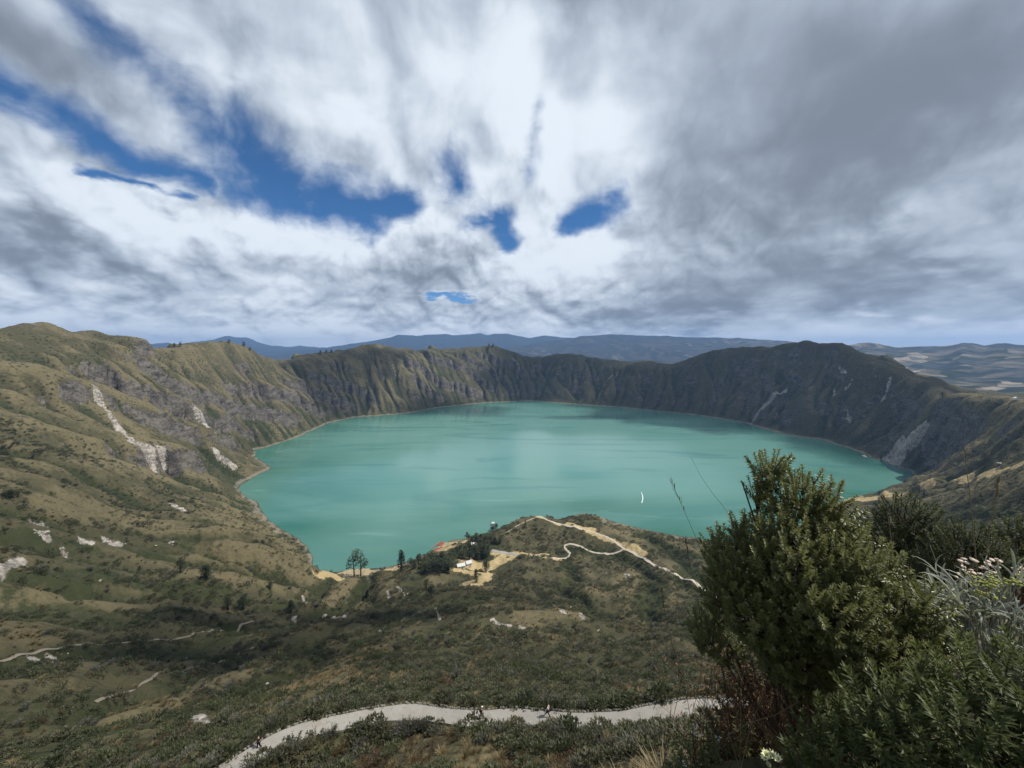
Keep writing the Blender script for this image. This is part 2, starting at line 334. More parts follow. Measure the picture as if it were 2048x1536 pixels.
# finer grid under the viewpoint
nx_=np.arange(-170,172,2.); ny_=np.arange(-60,202,2.); NXg,NYg=np.meshgrid(nx_,ny_); NZ=rbf(NXg,NYg)
fx_=np.arange(-26,26.6,.5); fy_=np.arange(-12,30.6,.5); FXg,FYg=np.meshgrid(fx_,fy_); FZ=rbf(FXg,FYg)
def height(x,y,detail=True):
    r=np.hypot(x,y)
    z=bil(HG,x,y)
    n=bil(NZ,x,y,nx_[0],ny_[0],2.); f=bil(FZ,x,y,fx_[0],fy_[0],.5)
    w=sstep(95,160,r); z=n*(1-w)+z*w
    w=sstep(14,24,r); z=f*(1-w)+z*w
    if detail:
        land=sstep(.3,8,z)
        z=z+sstep(4,45,z)*sstep(70,220,r)*(1-sstep(750,1000,r))*np.where(x>500,5,14)*(ridged(x/125+.6*fbm(x/150,y/150,2,7),y/125,3,67)-.38)
        z=z+land*(sstep(10,60,r)*(.9*fbm(x/14,y/14,3,51))+sstep(1,8,r)*.16*fbm(x/2.2,y/2.2,3,52)+sstep(40,160,r)*(2.6*fbm(x/45+.7*fbm(x/60,y/60,2,3),y/45,4,53))
             +sstep(300,900,r)*(5*ridged(x/70+.5*fbm(x/90,y/90,2,5),y/70,4,54)-2))
        # spurs with a grassy back and a cliffed flank, ledges and small gullies on the crater walls
        wl=sstep(750,1250,r)*land
        if wl.max()>0:
            th=np.arctan2(x-LC[0],y-LC[1])*1250; tt=np.hypot(x-LC[0],y-LC[1])
            t=th+30*fbm(x/70,y/70,3,57)
            crest=bil(D_SKY,x,y); body=sstep(25,170,crest)
            lf=.45+.75*sstep(500,-300,x)
            q=(z*1.15+.62*th+95*fbm(x/330,y/330,3,60))/150; f=q-np.floor(q)
            z=z+wl*lf*sstep(-.55,.0,fbm(x/420,y/420,2,62))*44*(sstep(.0,.16,f)-f+.1)*sstep(6,60,z)*body
            q=(z*1.1-.25*th+50*fbm(x/130,y/130,3,68))/52; f=q-np.floor(q)
            z=z+wl*sstep(-.1,.3,fbm(x/210,y/210,2,69))*10*(sstep(.0,.2,f)-f+.1)*sstep(6,40,z)*body
            z=z+wl*body*(8*(ridged(t/90+.0035*tt,tt/500,3,58)-.4)+3.2*ridged(x/40,y/40,3,59)-1.3)
            z=z+wl*(1-body)*(8*fbm(x/60,y/60,3,66)-26*np.maximum(0,fbm(x/130,y/130,2,70)-.02)+3)
        z=z-path_cut(x,y,z)
    return z
# the footpath: a level cut across the slope
PATH_PX=[(395,1575,44),(475,1527,46.5),(540,1482,48.5),(620,1452,49.5),(690,1441,49.5),(760,1424,50),(830,1419,49),(900,1430,47),(960,1436,45.5),(1000,1431,46),(1060,1430,45.8),(1110,1438,45),(1180,1441,45),(1250,1436,46),(1330,1420,48),(1380,1412,50),(1440,1409,52.5),(1520,1404,57),(1620,1400,63),(1800,1390,78)]
path_ctl=[P(a,b+3,r=r) for a,b,r in PATH_PX]
def smooth_line(pts,step,it=2):
    q=np.array(dens(pts,step))
    for _ in range(it): q[1:-1]=(q[:-2]+2*q[1:-1]+q[2:])/4
    return q
path_ln=smooth_line(path_ctl,.8,8)
PATH_W=1.12
def path_cut(x,y,z):
    """how much lower (or higher) the ground lies where the path is cut in"""
    out=np.zeros_like(z); near=(np.hypot(x,y)<110)&(y>5)
    if not near.any(): return out
    xs=x[near]; ys=y[near]; d=np.full(xs.shape,1e9); pz=np.zeros(xs.shape)
    for q in path_ln:
        e=np.hypot(xs-q[0],ys-q[1]); k=e<d; d[k]=e[k]; pz[k]=q[2]
    w=1-sstep(PATH_W+.9,PATH_W+2.8,d)
    out[near]=(z[near]-(pz-.28))*w
    return out
def H1(x,y): return float(height(np.array([float(x)]),np.array([float(y)]))[0])
def ground_px(px,py,rmin=15,rmax=3600):
    """the point of the ground seen at a pixel of the photograph"""
    d=ray(px,py); h=math.hypot(d[0],d[1]); r=rmin*np.exp(np.linspace(0,math.log(rmax/rmin),1500))
    x=d[0]/h*r; y=d[1]/h*r; zr=H+d[2]/h*r; z=np.maximum(height(x,y),0)
    k=np.argmax(z>zr)
    if k==0: k=len(r)-1
    a=(zr[k-1]-z[k-1]); b=(z[k]-zr[k]); t=a/(a+b+1e-9); rr=r[k-1]+(r[k]-r[k-1])*t
    xx,yy=d[0]/h*rr,d[1]/h*rr
    return np.array([xx,yy,max(H1(xx,yy),0)])
def line_dist(x,y,q,cut):
    """distance to a polyline, only looked up near it"""
    q=np.asarray(q); d=np.full(x.shape,1e6)
    k=(x>q[:,0].min()-cut)&(x<q[:,0].max()+cut)&(y>q[:,1].min()-cut)&(y<q[:,1].max()+cut)
    if not k.any(): return d
    xs=x[k]; ys=y[k]; e=np.full(xs.shape,1e6)
    for a,b in zip(q[:-1],q[1:]):
        ab=b[:2]-a[:2]; L=ab@ab+1e-9; t=np.clip(((xs-a[0])*ab[0]+(ys-a[1])*ab[1])/L,0,1)
        e=np.minimum(e,np.hypot(xs-a[0]-t*ab[0],ys-a[1]-t*ab[1]))
    d[k]=e; return d
# ------------------------------------------------------------------ materials
def material(name,col,rough=.9,spec=.2,build=None):
    m=bpy.data.materials.new(name); m.use_nodes=True; N=NT(m.node_tree)
    b=N.n('ShaderNodeBsdfPrincipled',{'Roughness':rough,'Specular IOR Level':spec})
    N.n('ShaderNodeOutputMaterial',{'Surface':b.outputs[0]})
    if build: build(N,b)
    else:
        g=N.n('ShaderNodeNewGeometry').outputs['Position']
        oi=N.n('ShaderNodeObjectInfo').outputs['Random']
        f=N.add(N.mul(N.noise(N.n('ShaderNodeTexCoord').outputs['Object'],9,4),.5),N.mul(oi,.25))
        N.set(b.inputs['Base Color'],N.mix(f,[c*.65 for c in col],[min(1,c*1.35) for c in col]))
    return m
def ground_nodes(N,b):
    g=N.n('ShaderNodeNewGeometry'); p=g.outputs['Position']
    _,_,pz=N.sep(p)
    nz=N.sep(g.outputs['Normal'])[2]
    dist=N.v('LENGTH',N.v('SUBTRACT',p,(0,0,H)))
    big=N.noise(p,.006,4,.55); mid=N.noise(p,.035,5,.6); fin=N.noise(p,.22,5,.65); tiny=N.noise(p,1.6,4,.7)
    dry=N.attr('dry'); moist=N.attr('moist'); bare=N.attr('bare'); rock=N.attr('rock'); sand=N.attr('sand')
    olive=N.mix(mid,(.040,.039,.021),(.088,.079,.043))
    tan=N.mix(fin,(.082,.071,.039),(.160,.134,.076))
    scrub=N.mix(fin,(.016,.022,.010),(.050,.056,.024))
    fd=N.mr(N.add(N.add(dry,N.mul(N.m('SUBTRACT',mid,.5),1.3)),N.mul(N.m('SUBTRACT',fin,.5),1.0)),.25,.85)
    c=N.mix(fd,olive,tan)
    fs=N.mr(N.add(N.add(moist,N.mul(N.m('SUBTRACT',mid,.5),1.1)),N.mul(N.m('SUBTRACT',fin,.5),1.3)),.35,.75)
    c=N.mix(fs,c,scrub)
    vd=N.n('ShaderNodeTexVoronoi',{'Vector':N.v('ADD',p,N.v('SCALE',N.noise(p,.3,2,.5,col=True),sc=3.)),'Scale':.13,'Randomness':1.}).outputs['Distance']
    bush=N.mul(N.mr(vd,.42,.26),N.mr(N.add(mid,N.mul(moist,.5)),.40,.62))
    bush=N.mul(bush,N.mr(dist,500.,1000.))
    c=N.mix(N.mul(bush,.85),c,(.016,.022,.011))
    # bare rock where the slope is too steep for turf
    rn=N.noise(N.n('ShaderNodeMapping',{'Vector':p,'Scale':(.030,.030,.055)}).outputs[0],1,8,.70,.9)
    rk=N.mix(N.mr(N.add(N.mul(rn,.65),N.mul(fin,.35)),.36,.64),(.022,.020,.018),(.155,.138,.118))
    fr=N.mr(N.add(rock,N.add(N.mul(N.m('SUBTRACT',fin,.5),1.7),N.mul(N.m('SUBTRACT',mid,.5),1.1))),.40,.80)
    c=N.mix(fr,c,rk)
    pale=N.mix(N.mr(N.add(N.mul(rn,.5),N.mul(fin,.5)),.38,.62),(.115,.102,.088),(.38,.35,.31))
    fb=N.mr(N.add(bare,N.add(N.mul(N.m('SUBTRACT',fin,.5),1.5),N.mul(N.m('SUBTRACT',mid,.5),.8))),.35,.70)
    c=N.mix(fb,c,pale)
    sd=N.mix(fin,(.22,.16,.075),(.50,.40,.22))
    fsd=N.mr(N.add(sand,N.mul(N.m('SUBTRACT',fin,.5),.8)),.35,.7)
    c=N.mix(fsd,c,sd)
    # pale mineral rim left by the water
    wl=N.mul(N.mr(pz,.2,1.),N.mr(N.add(pz,N.add(N.mul(N.m('SUBTRACT',fin,.5),10.),N.mul(N.m('SUBTRACT',mid,.5),14.))),6.,1.))
    c=N.mix(N.mul(wl,.55),c,(.24,.215,.175))
    c=N.mix(N.mr(tiny,.35,.7,0.,.35),c,N.mix(.5,c,(.01,.012,.006)))
    N.set(b.inputs['Base Color'],c)
    bn=N.add(N.mul(tiny,.25),N.add(N.mul(fin,1.6),N.mul(mid,9.)))
    bp=N.n('ShaderNodeBump',{'Strength':.9,'Distance':1.,'Height':bn})
    N.set(b.inputs['Normal'],bp.outputs[0])
M={}
M['ground']=material('hillside',(0,0,0),.95,.1,ground_nodes)
def link(o,kind=None,label=None,cat=None,group=None,parent=None):
    COL.objects.link(o)
    if kind: o['kind']=kind
    if label: o['label']=label
    if cat: o['category']=cat
    if group: o['group']=group
    if parent: o.parent=parent
    return o
def grid_mesh(name,V,nr,nc,keepf,attrs,mat,wrap=False):
    """a sheet of nr x nc vertices as one mesh"""
    idx=np.arange(nr*nc).reshape(nr,nc)
    if wrap: idx=np.c_[idx,idx[:,:1]]
    q=np.stack([idx[:-1,:-1],idx[:-1,1:],idx[1:,1:],idx[1:,:-1]],-1).reshape(-1,4)
    if keepf is not None: q=q[keepf(q)]
    used=np.zeros(len(V),bool); used[q.ravel()]=True; new=np.cumsum(used)-1; q=new[q]; V=V[used]
    me=bpy.data.meshes.new(name); me.vertices.add(len(V)); me.vertices.foreach_set('co',V.astype(np.float32).ravel())
    me.loops.add(q.size); me.loops.foreach_set('vertex_index',q.astype(np.int32).ravel())
    me.polygons.add(len(q)); me.polygons.foreach_set('loop_start',np.arange(0,q.size,4,dtype=np.int32)); 
    me.update(calc_edges=True); me.polygons.foreach_set('use_smooth',np.ones(len(q),bool))
    for k,a in attrs.items():
        at=me.attributes.new(k,'FLOAT','POINT'); at.data.foreach_set('value',a.ravel()[used].astype(np.float32))
    me.materials.append(mat); return bpy.data.objects.new(name,me)
# ------------------------------------------------------------------ crater slopes
az=np.r_[np.arange(-76,76,.16),np.arange(76,284,2.)]*math.pi/180
rr=[.5]
while rr[-1]<3950: rr.append(rr[-1]+min(max(.0115*rr[-1],.05),7.5))
rr=np.array(rr); RR,AZ=np.meshgrid(rr,az,indexing='ij'); TX=np.sin(AZ)*RR; TY=np.cos(AZ)*RR
# keep inside the surveyed square
TX=np.clip(TX,gx[0]+1,gx[-1]-1); TY=np.clip(TY,gy[0]+1,gy[-1]-1)
TZ=height(TX,TY)
hx=bil(np.gradient(blur(HG,1),G,axis=1),TX,TY); hy=bil(np.gradient(blur(HG,1),G,axis=0),TX,TY); slope=np.hypot(hx,hy)
lac=bil(np.log(blur(AC,1)+1),TX,TY); RT=np.hypot(TX,TY)
relief=bil(HG-blur(HG,10),TX,TY)
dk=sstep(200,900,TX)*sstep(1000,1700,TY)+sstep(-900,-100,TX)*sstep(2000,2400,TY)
dr_=np.gradient(TZ,axis=0)/np.gradient(RR,axis=0); dt_=np.gradient(TZ,axis=1)/np.maximum(RR*.16*math.pi/180,.01)
slope_d=blur(np.hypot(dr_,dt_),1)
IN=bil(D_SH,TX,TY); wallm=(RT>900)&(TZ>10)&(np.hypot(TX-LC[0],TY-LC[1])<1600)&(IN<480)&(AZ<1.2)
P75,P93=np.percentile(slope_d[wallm],[74,95])
A_rock=sstep(P75,P93,slope_d+.45*fbm(TX/110,TY/110,3,95)+.35*np.clip(dk,0,1)-.6*sstep(-200,-700,TX))*.95*sstep(600,900,RT)
A_dry=np.clip(.36+relief*.035+.4*fbm(TX/300,TY/300,3,91)+.6*fbm(TX/95,TY/70,3,94),0,1)
A_moist=np.clip(.2+.16*(lac-2.)-relief*.03+.3*fbm(TX/200,TY/200,3,92),0,1)
A_bare=np.zeros_like(TX); A_sand=np.zeros_like(TX)
# the far wall from the middle to the right gets more rock and scrub, less dry grass
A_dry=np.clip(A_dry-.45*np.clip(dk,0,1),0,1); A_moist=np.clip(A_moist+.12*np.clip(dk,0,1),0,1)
wob=1+1.1*fbm(TX/30,TY/30,4,93)
def stroke(pts,width,arr,val=1.,soft=.6,rmin=60):
    """bare ground along a line traced on the slope; width in metres, or one per point"""
    q=[ground_px(a,b,rmin) for a,b in pts]; q=np.array(q)
    d=line_dist(TX,TY,q,width*3+5)
    np.maximum(arr,val*(1-sstep(width*soft*.5,width*(2.3-soft),d/np.maximum(wob,.2))),out=arr)
SCARS=[([(190,772),(193,790),(207,812),(220,828)],9),([(222,830),(238,850),(255,870),(275,890),(300,908),(322,920)],13),([(425,893),(436,908),(455,922),(468,932)],11),([(405,838),(415,850),(428,862)],14),([(392,820),(400,835)],8),
 ([(352,1010),(372,1022)],12),([(1500,848),(1515,825),(1540,800),(1570,780)],14),([(1690,780),(1700,768),(1706,756)],6),([(1765,800),(1775,775),(1783,752)],8),([(1693,815),(1697,835),(1699,845)],8),([(1668,790),(1672,770)],6),
 ([(1235,745),(1215,760)],5),([(1040,745),(1025,715)],5),([(1062,740),(1080,752)],4),([(780,722),(790,740)],5),([(1680,735),(1692,746)],8),
 ([(80,1062),(95,1075)],5),([(60,1040),(90,1050)],4),([(155,1070),(165,1082),(185,1084)],4),([(200,1068),(215,1085),(240,1085)],4),([(0,1135),(40,1122)],5),([(125,1100),(130,1108)],3),([(340,1085),(346,1090)],3),
 ([(60,1318),(120,1315)],2),
 ([(395,1430),(410,1447),(425,1450)],1.6),([(583,1235),(590,1240)],2.5),([(648,1230),(668,1236),(688,1232)],2.5),([(775,1180),(780,1195)],2.5),([(795,1170),(810,1192)],2.5),([(750,1180),(757,1174)],2),([(985,1240),(1000,1248),(1020,1250)],3.5),([(1035,1252),(1045,1255)],2.5),
 ([(1125,1220),(1130,1226)],3),([(1160,1225),(1168,1240)],3),([(820,1235),(850,1220)],1.6),([(870,1215),(880,1235)],2),([(757,1262),(766,1268)],2),([(1195,1262),(1200,1256)],1.6),([(1230,1240),(1250,1248)],3),([(1250,1150),(1258,1158)],2.6),([(605,1190),(612,1205)],3)]
for pts,w_ in SCARS: stroke(pts,w_*.55,A_bare,1.,.55)
# the white slide above the right shore
ws=[([(1838,866),(1822,880),(1808,892),(1795,905),(1785,918)],17),([(1800,890),(1780,912),(1785,925)],12),([(1825,880),(1805,905),(1795,925)],11)]
for pts,w_ in ws: stroke(pts,w_,A_bare,1.9,.8,1200)
# dry and sandy places
for pts,w_ in [([(940,1125),(965,1140),(985,1130),(1005,1120)],16),([(945,1165),(960,1158),(980,1150)],12),([(680,1150),(720,1140),(660,1150)],13),([(640,1150),(700,1145),(770,1140),(850,1120)],8),([(880,1095),(915,1085),(890,1088)],8),
               ([(1075,1112),(1095,1108),(985,1106),(1030,1110)],5),([(1055,1030),(1085,1036)],8),([(905,1140),(930,1142),(950,1150)],7),([(860,1108),(885,1100),(915,1090),(940,1078)],8),([(1135,1045),(1190,1060)],7),([(1200,1072),(1260,1090),(1290,1108)],6),([(1090,1115),(1120,1120)],5),([(1110,1045),(1180,1065),(1240,1090)],4),([(1700,1000),(1750,998),(1790,990)],20),([(1855,970),(1930,950),(2040,930)],9)]: stroke(pts,w_,A_sand,.95,.35)
for pts,w_ in [([(480,1045),(520,1056),(560,1085),(600,1120)],30),([(480,1120),(560,1150)],40),([(0,1195),(120,1195),(300,1215),(460,1215)],11),([(120,1015),(250,1030),(330,1050)],25),([(1150,1190),(1250,1180),(1330,1200)],16),([(1050,1240),(1150,1230)],10),
               ([(1900,985),(2048,960)],28),([(1950,880),(2048,830)],70),([(430,1040),(450,1030),(490,1000)],22),([(560,870),(590,870)],40),([(200,1470),(330,1400),(420,1360)],9),([(940,1530),(960,1515)],3)]: stroke(pts,w_,A_dry,1.,.3,20)
for pts,w_ in [([(60,1150),(250,1160),(420,1180)],25),([(0,1240),(200,1245)],18),([(0,1085),(150,1090)],18),([(1850,1040),(2048,1050)],60),([(900,1210),(960,1190)],25),([(640,1390),(900,1390),(1200,1400),(1400,1390)],6)]: stroke(pts,w_,A_moist,.70,.3,20)
TZ=TZ-np.clip(A_bare,0,1)*np.clip(.0028*RT,0,3.5)*sstep(150,400,RT)
def keepf(q):
    z=TZ.ravel()[q].max(1); xx=TX.ravel()[q]; yy=TY.ravel()[q]
    area=np.ptp(xx,axis=1)+np.ptp(yy,axis=1)
    return (z>-6)&(np.ptp(xx,axis=1)>1e-4)&(np.ptp(yy,axis=1)>1e-4)
V=np.stack([TX,TY,TZ],-1).reshape(-1,3)
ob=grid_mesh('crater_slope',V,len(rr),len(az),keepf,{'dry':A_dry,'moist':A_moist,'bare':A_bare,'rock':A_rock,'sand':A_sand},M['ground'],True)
link(ob,'structure')
# ------------------------------------------------------------------ the lake
def water_nodes(N,b):
    p=N.n('ShaderNodeNewGeometry').outputs['Position']
    st=N.noise(N.n('ShaderNodeMapping',{'Vector':p,'Scale':(.0011,.0042,1),'Rotation':(0,0,.25)}).outputs[0],1.,6,.6,.8)
    sw=N.noise(N.n('ShaderNodeMapping',{'Vector':p,'Scale':(.003,.016,1),'Rotation':(0,0,-.15)}).outputs[0],1.,5,.6,1.2)
    deep=N.attr('deep')
    c=N.mix(deep,(.026,.105,.075),(.086,.198,.170))
    c=N.mix(N.mr(st,.35,.7,0.,.5),c,(.110,.225,.20))
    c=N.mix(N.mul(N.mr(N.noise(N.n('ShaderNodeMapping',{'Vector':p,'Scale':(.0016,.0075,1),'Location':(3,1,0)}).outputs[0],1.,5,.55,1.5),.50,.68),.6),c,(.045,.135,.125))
    c=N.mix(N.mr(sw,.60,.76,0.,.28),c,(.19,.34,.31))
    N.set(b.inputs['Base Color'],c)
    N.set(b.inputs['Roughness'],N.mr(st,.3,.7,.07,.20)); b.inputs['IOR'].default_value=1.33; b.inputs['Specular IOR Level'].default_value=.5
    bn=N.add(N.mul(N.noise(p,.35,3,.6),.30),N.mul(N.noise(p,.05,4,.6),.9))
    N.set(b.inputs['Normal'],N.n('ShaderNodeBump',{'Strength':.16,'Distance':1.,'Height':bn}).outputs[0])
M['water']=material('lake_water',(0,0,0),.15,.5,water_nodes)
la=np.linspace(0,2*math.pi,241)[:-1]; lr=np.r_[1,np.arange(60,1261,30)]
LR,LA=np.meshgrid(lr,la,indexing='ij'); LX=LC[0]+np.cos(LA)*LR; LY=LC[1]+np.sin(LA)*LR
sd=bil(D_SH,LX,LY)
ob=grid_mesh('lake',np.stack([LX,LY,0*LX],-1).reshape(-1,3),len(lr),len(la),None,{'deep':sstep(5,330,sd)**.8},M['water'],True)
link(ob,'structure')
# ------------------------------------------------------------------ far country
MT=[[(-400,690,17000),(0,690,17000),(280,692,17000),(318,686,17000),(335,684,17000),(350,689,17000),(400,682,17500),(430,678,18000),(458,671,18000),(468,674,18000),(482,675,18000),(492,674,18000),(515,684,18000),(540,691,18000),(580,694,18000),(600,691,18000),(640,695,18000),(720,696,18000),(800,700,18000)],
    [(560,704,14000),(640,697,14500),(680,691,14500),(700,687,14500),(730,684,14500),(750,681,14500),(780,674,14500),(798,668,14500),(830,671,14500),(850,669,14500),(880,668,14500),(892,667,14500),(905,670,14500),(930,668,14500),(960,666,14500),(975,669,14500),(990,666,14500),(1012,666,14500),(1040,672,14500),(1060,675,14500),(1085,671,14500),(1110,672,14500),(1140,675,14500),(1200,680,14500),(1300,690,14500)],
    [(900,705,9000),(1000,700,9500),(1050,690,10000),(1100,683,10500),(1140,677,10500),(1160,672,10500),(1190,670,10500),(1225,668,10500),(1260,669,10500),(1300,671,10500),(1350,672,10500),(1400,674,10500),(1500,677,10500),(1560,681,10500),(1620,686,10500),(1690,693,10500),(1760,700,10500)],
    [(1560,700,8500),(1640,694,8500),(1690,690,8500),(1720,687,8500),(1740,685,8500),(1765,688,8500),(1790,693,8500),(1830,692,8300),(1850,694,8000),(1880,693,8000),(1905,690,7800),(1925,684,7600),(1945,685,7600),(1970,690,7600),(1990,686,7600),(2010,684,7600),(2048,688,7600),(2200,684,7600),(2500,690,7600)]]
fa=np.radians(np.r_[np.arange(-120,-60,.5),np.arange(-60,60,.16),np.arange(60,120.1,.5)]); 
frr=[1500.]
while frr[-1]<21500: frr.append(frr[-1]*1.0125)
frr=np.array(frr); FR,FA=np.meshgrid(frr,fa,indexing='ij'); FX=np.sin(FA)*FR; FY=np.cos(FA)*FR
val=60+sstep(3500,7500,FR)*130+sstep(8000,20000,FR)*100
right=sstep(.45,.75,FA)
val=val+right*(sstep(2500,6500,FR)*140-40)
rough=fbm(FX/1500,FY/1500,6,61)
val=val+rough*(90+50*right)+16*fbm(FX/520,FY/520,5,63)*sstep(2500,4000,FR)
inside=1-sstep(1500,2700,np.hypot(FX-LC[0],FY-LC[1]))
val=val-inside*400
for chain in MT:
    q=np.array([P(a,b,r=r) for a,b,r in chain]); qa=np.arctan2(q[:,0],q[:,1]); qr=np.hypot(q[:,0],q[:,1])
    cz=np.interp(FA,qa,q[:,2]); cr=np.interp(FA,qa,qr); inr=sstep(qa[0]-.02,qa[0]+.05,FA)*(1-sstep(qa[-1]-.05,qa[-1]+.02,FA))
    wob_=.35*ridged(FX/1100,FY/1100,5,65)
    e=np.abs(FR-cr)/(cr*.30); prof=np.clip(1-e*(1.1-.5*wob_*np.minimum(e*4,1)),0,1)**1.25
    mz=val+(cz+30*fbm(FX/420,FY/420,4,66)-val)*prof
    val=np.where(inr>0,np.maximum(val,val*(1-inr)+mz*inr),val)
def far_nodes(N,b):
    p=N.n('ShaderNodeNewGeometry').outputs['Position']
    w=N.v('ADD',p,N.v('SCALE',N.noise(p,.0012,3,.5,col=True),sc=900.))
    vo=N.n('ShaderNodeTexVoronoi',{'Vector':N.n('ShaderNodeMapping',{'Vector':w,'Scale':(.011,.0068,0)}).outputs[0],'Scale':1.,'Randomness':1.}).outputs['Color']
    r,g,bb=N.sep(vo)
    lo=N.noise(p,.0009,5,.6); fi=N.noise(p,.012,5,.7)
    field=N.attr('field')
    c=N.mix(fi,(.012,.020,.030),(.036,.045,.054))  # bluish tint: some of the distance haze is put into this base colour
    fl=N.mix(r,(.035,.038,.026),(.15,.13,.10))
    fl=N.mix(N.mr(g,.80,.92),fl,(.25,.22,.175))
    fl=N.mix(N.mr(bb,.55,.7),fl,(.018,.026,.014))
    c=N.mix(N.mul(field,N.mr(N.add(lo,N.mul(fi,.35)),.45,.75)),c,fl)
    N.set(b.inputs['Base Color'],c)
    N.set(b.inputs['Normal'],N.n('ShaderNodeBump',{'Strength':.6,'Distance':20.,'Height':fi}).outputs[0])
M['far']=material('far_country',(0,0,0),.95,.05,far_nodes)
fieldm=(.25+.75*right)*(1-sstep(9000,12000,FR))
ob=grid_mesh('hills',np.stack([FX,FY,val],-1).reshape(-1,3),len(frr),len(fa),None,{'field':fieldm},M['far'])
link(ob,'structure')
ZMAX=max(val.max(),V[:,2].max()); ZMIN=val.min()
# ------------------------------------------------------------------ air
me=bpy.data.meshes.new('haze'); bm=bmesh.new(); bmesh.ops.create_cube(bm,size=1)
for v_ in bm.verts: v_.co=Vector((v_.co.x*50000,v_.co.y*26000+9000,(ZMAX+20) if v_.co.z>0 else min(ZMIN,-70)-1-0*1))
bm.to_mesh(me); bm.free()
hm=bpy.data.materials.new('haze'); hm.use_nodes=True; N=NT(hm.node_tree)
pv=N.n('ShaderNodeVolumePrincipled',{'Color':(.26,.46,.82,1),'Density':HAZE,'Anisotropy':.1})
N.n('ShaderNodeOutputMaterial',{'Volume':pv.outputs[0]}); me.materials.append(hm)
link(bpy.data.objects.new('haze',me),'stuff')
# ------------------------------------------------------------------ plant materials
def leaf_material(name,a,b,rough=.55,spec=.35,tip=None,thin=.38):
    """thin leaves: some of the light comes through them"""
    m=bpy.data.materials.new(name); m.use_nodes=True; N=NT(m.node_tree)
    oi=N.n('ShaderNodeObjectInfo').outputs['Random']; p=N.n('ShaderNodeNewGeometry').outputs['Position']
    f=N.add(N.mul(oi,.6),N.mul(N.noise(p,1.7 if tip is None else 14.,3),.6))
    c=N.mix(N.mr(f,.25,.85),a,b)
    if tip is not None: c=N.mix(N.attr('tip'),c,tip)
    bs=N.n('ShaderNodeBsdfPrincipled',{'Roughness':rough,'Specular IOR Level':spec,'Base Color':c})
    tr=N.n('ShaderNodeBsdfTranslucent',{'Color':N.mix(.5,c,(.11,.13,.02))})
    mx=N.n('ShaderNodeMixShader',{0:thin,1:bs.outputs[0],2:tr.outputs[0]}); N.n('ShaderNodeOutputMaterial',{'Surface':mx.outputs[0]})
    return m
M['leaf']=leaf_material('shrub_leaf',(.118,.132,.042),(.178,.186,.063),.40,.6,(.27,.27,.12),.46)
M['leafdark']=leaf_material('mat_leaf',(.062,.080,.030),(.105,.128,.048),.5,.4,(.18,.20,.08),.44)
M['scrubgreen']=leaf_material('scrub_green',(.030,.038,.017),(.072,.080,.036))
M['scrubolive']=leaf_material('scrub_olive',(.048,.046,.026),(.105,.096,.055))
M['scrubgrey']=leaf_material('scrub_grey',(.070,.068,.055),(.150,.145,.122))
M['straw']=leaf_material('straw',(.100,.075,.035),(.230,.175,.085))
M['rust']=leaf_material('dry_brush',(.050,.030,.017),(.110,.065,.036))
M['treeleaf']=leaf_material('tree_leaf',(.020,.030,.014),(.055,.068,.030))
M['silver']=leaf_material('silver_leaf',(.26,.27,.22),(.44,.45,.38),.8,.2)
M['wood']=material('stem_wood',(.060,.045,.032),.9,.1)
M['drywood']=material('dry_stem',(.16,.125,.08),.9,.1)
M['deadleaf']=material('withered_leaf',(.17,.10,.055),.9,.1)
M['white']=material('white_petal',(.72,.70,.64),.7,.2)
M['ivory']=material('papery_bract',(.62,.52,.42),.8,.1)
M['cream']=material('cream_petal',(.62,.60,.34),.6,.3)
M['yellow']=material('pale_yellow_floret',(.30,.31,.10),.8,.1)
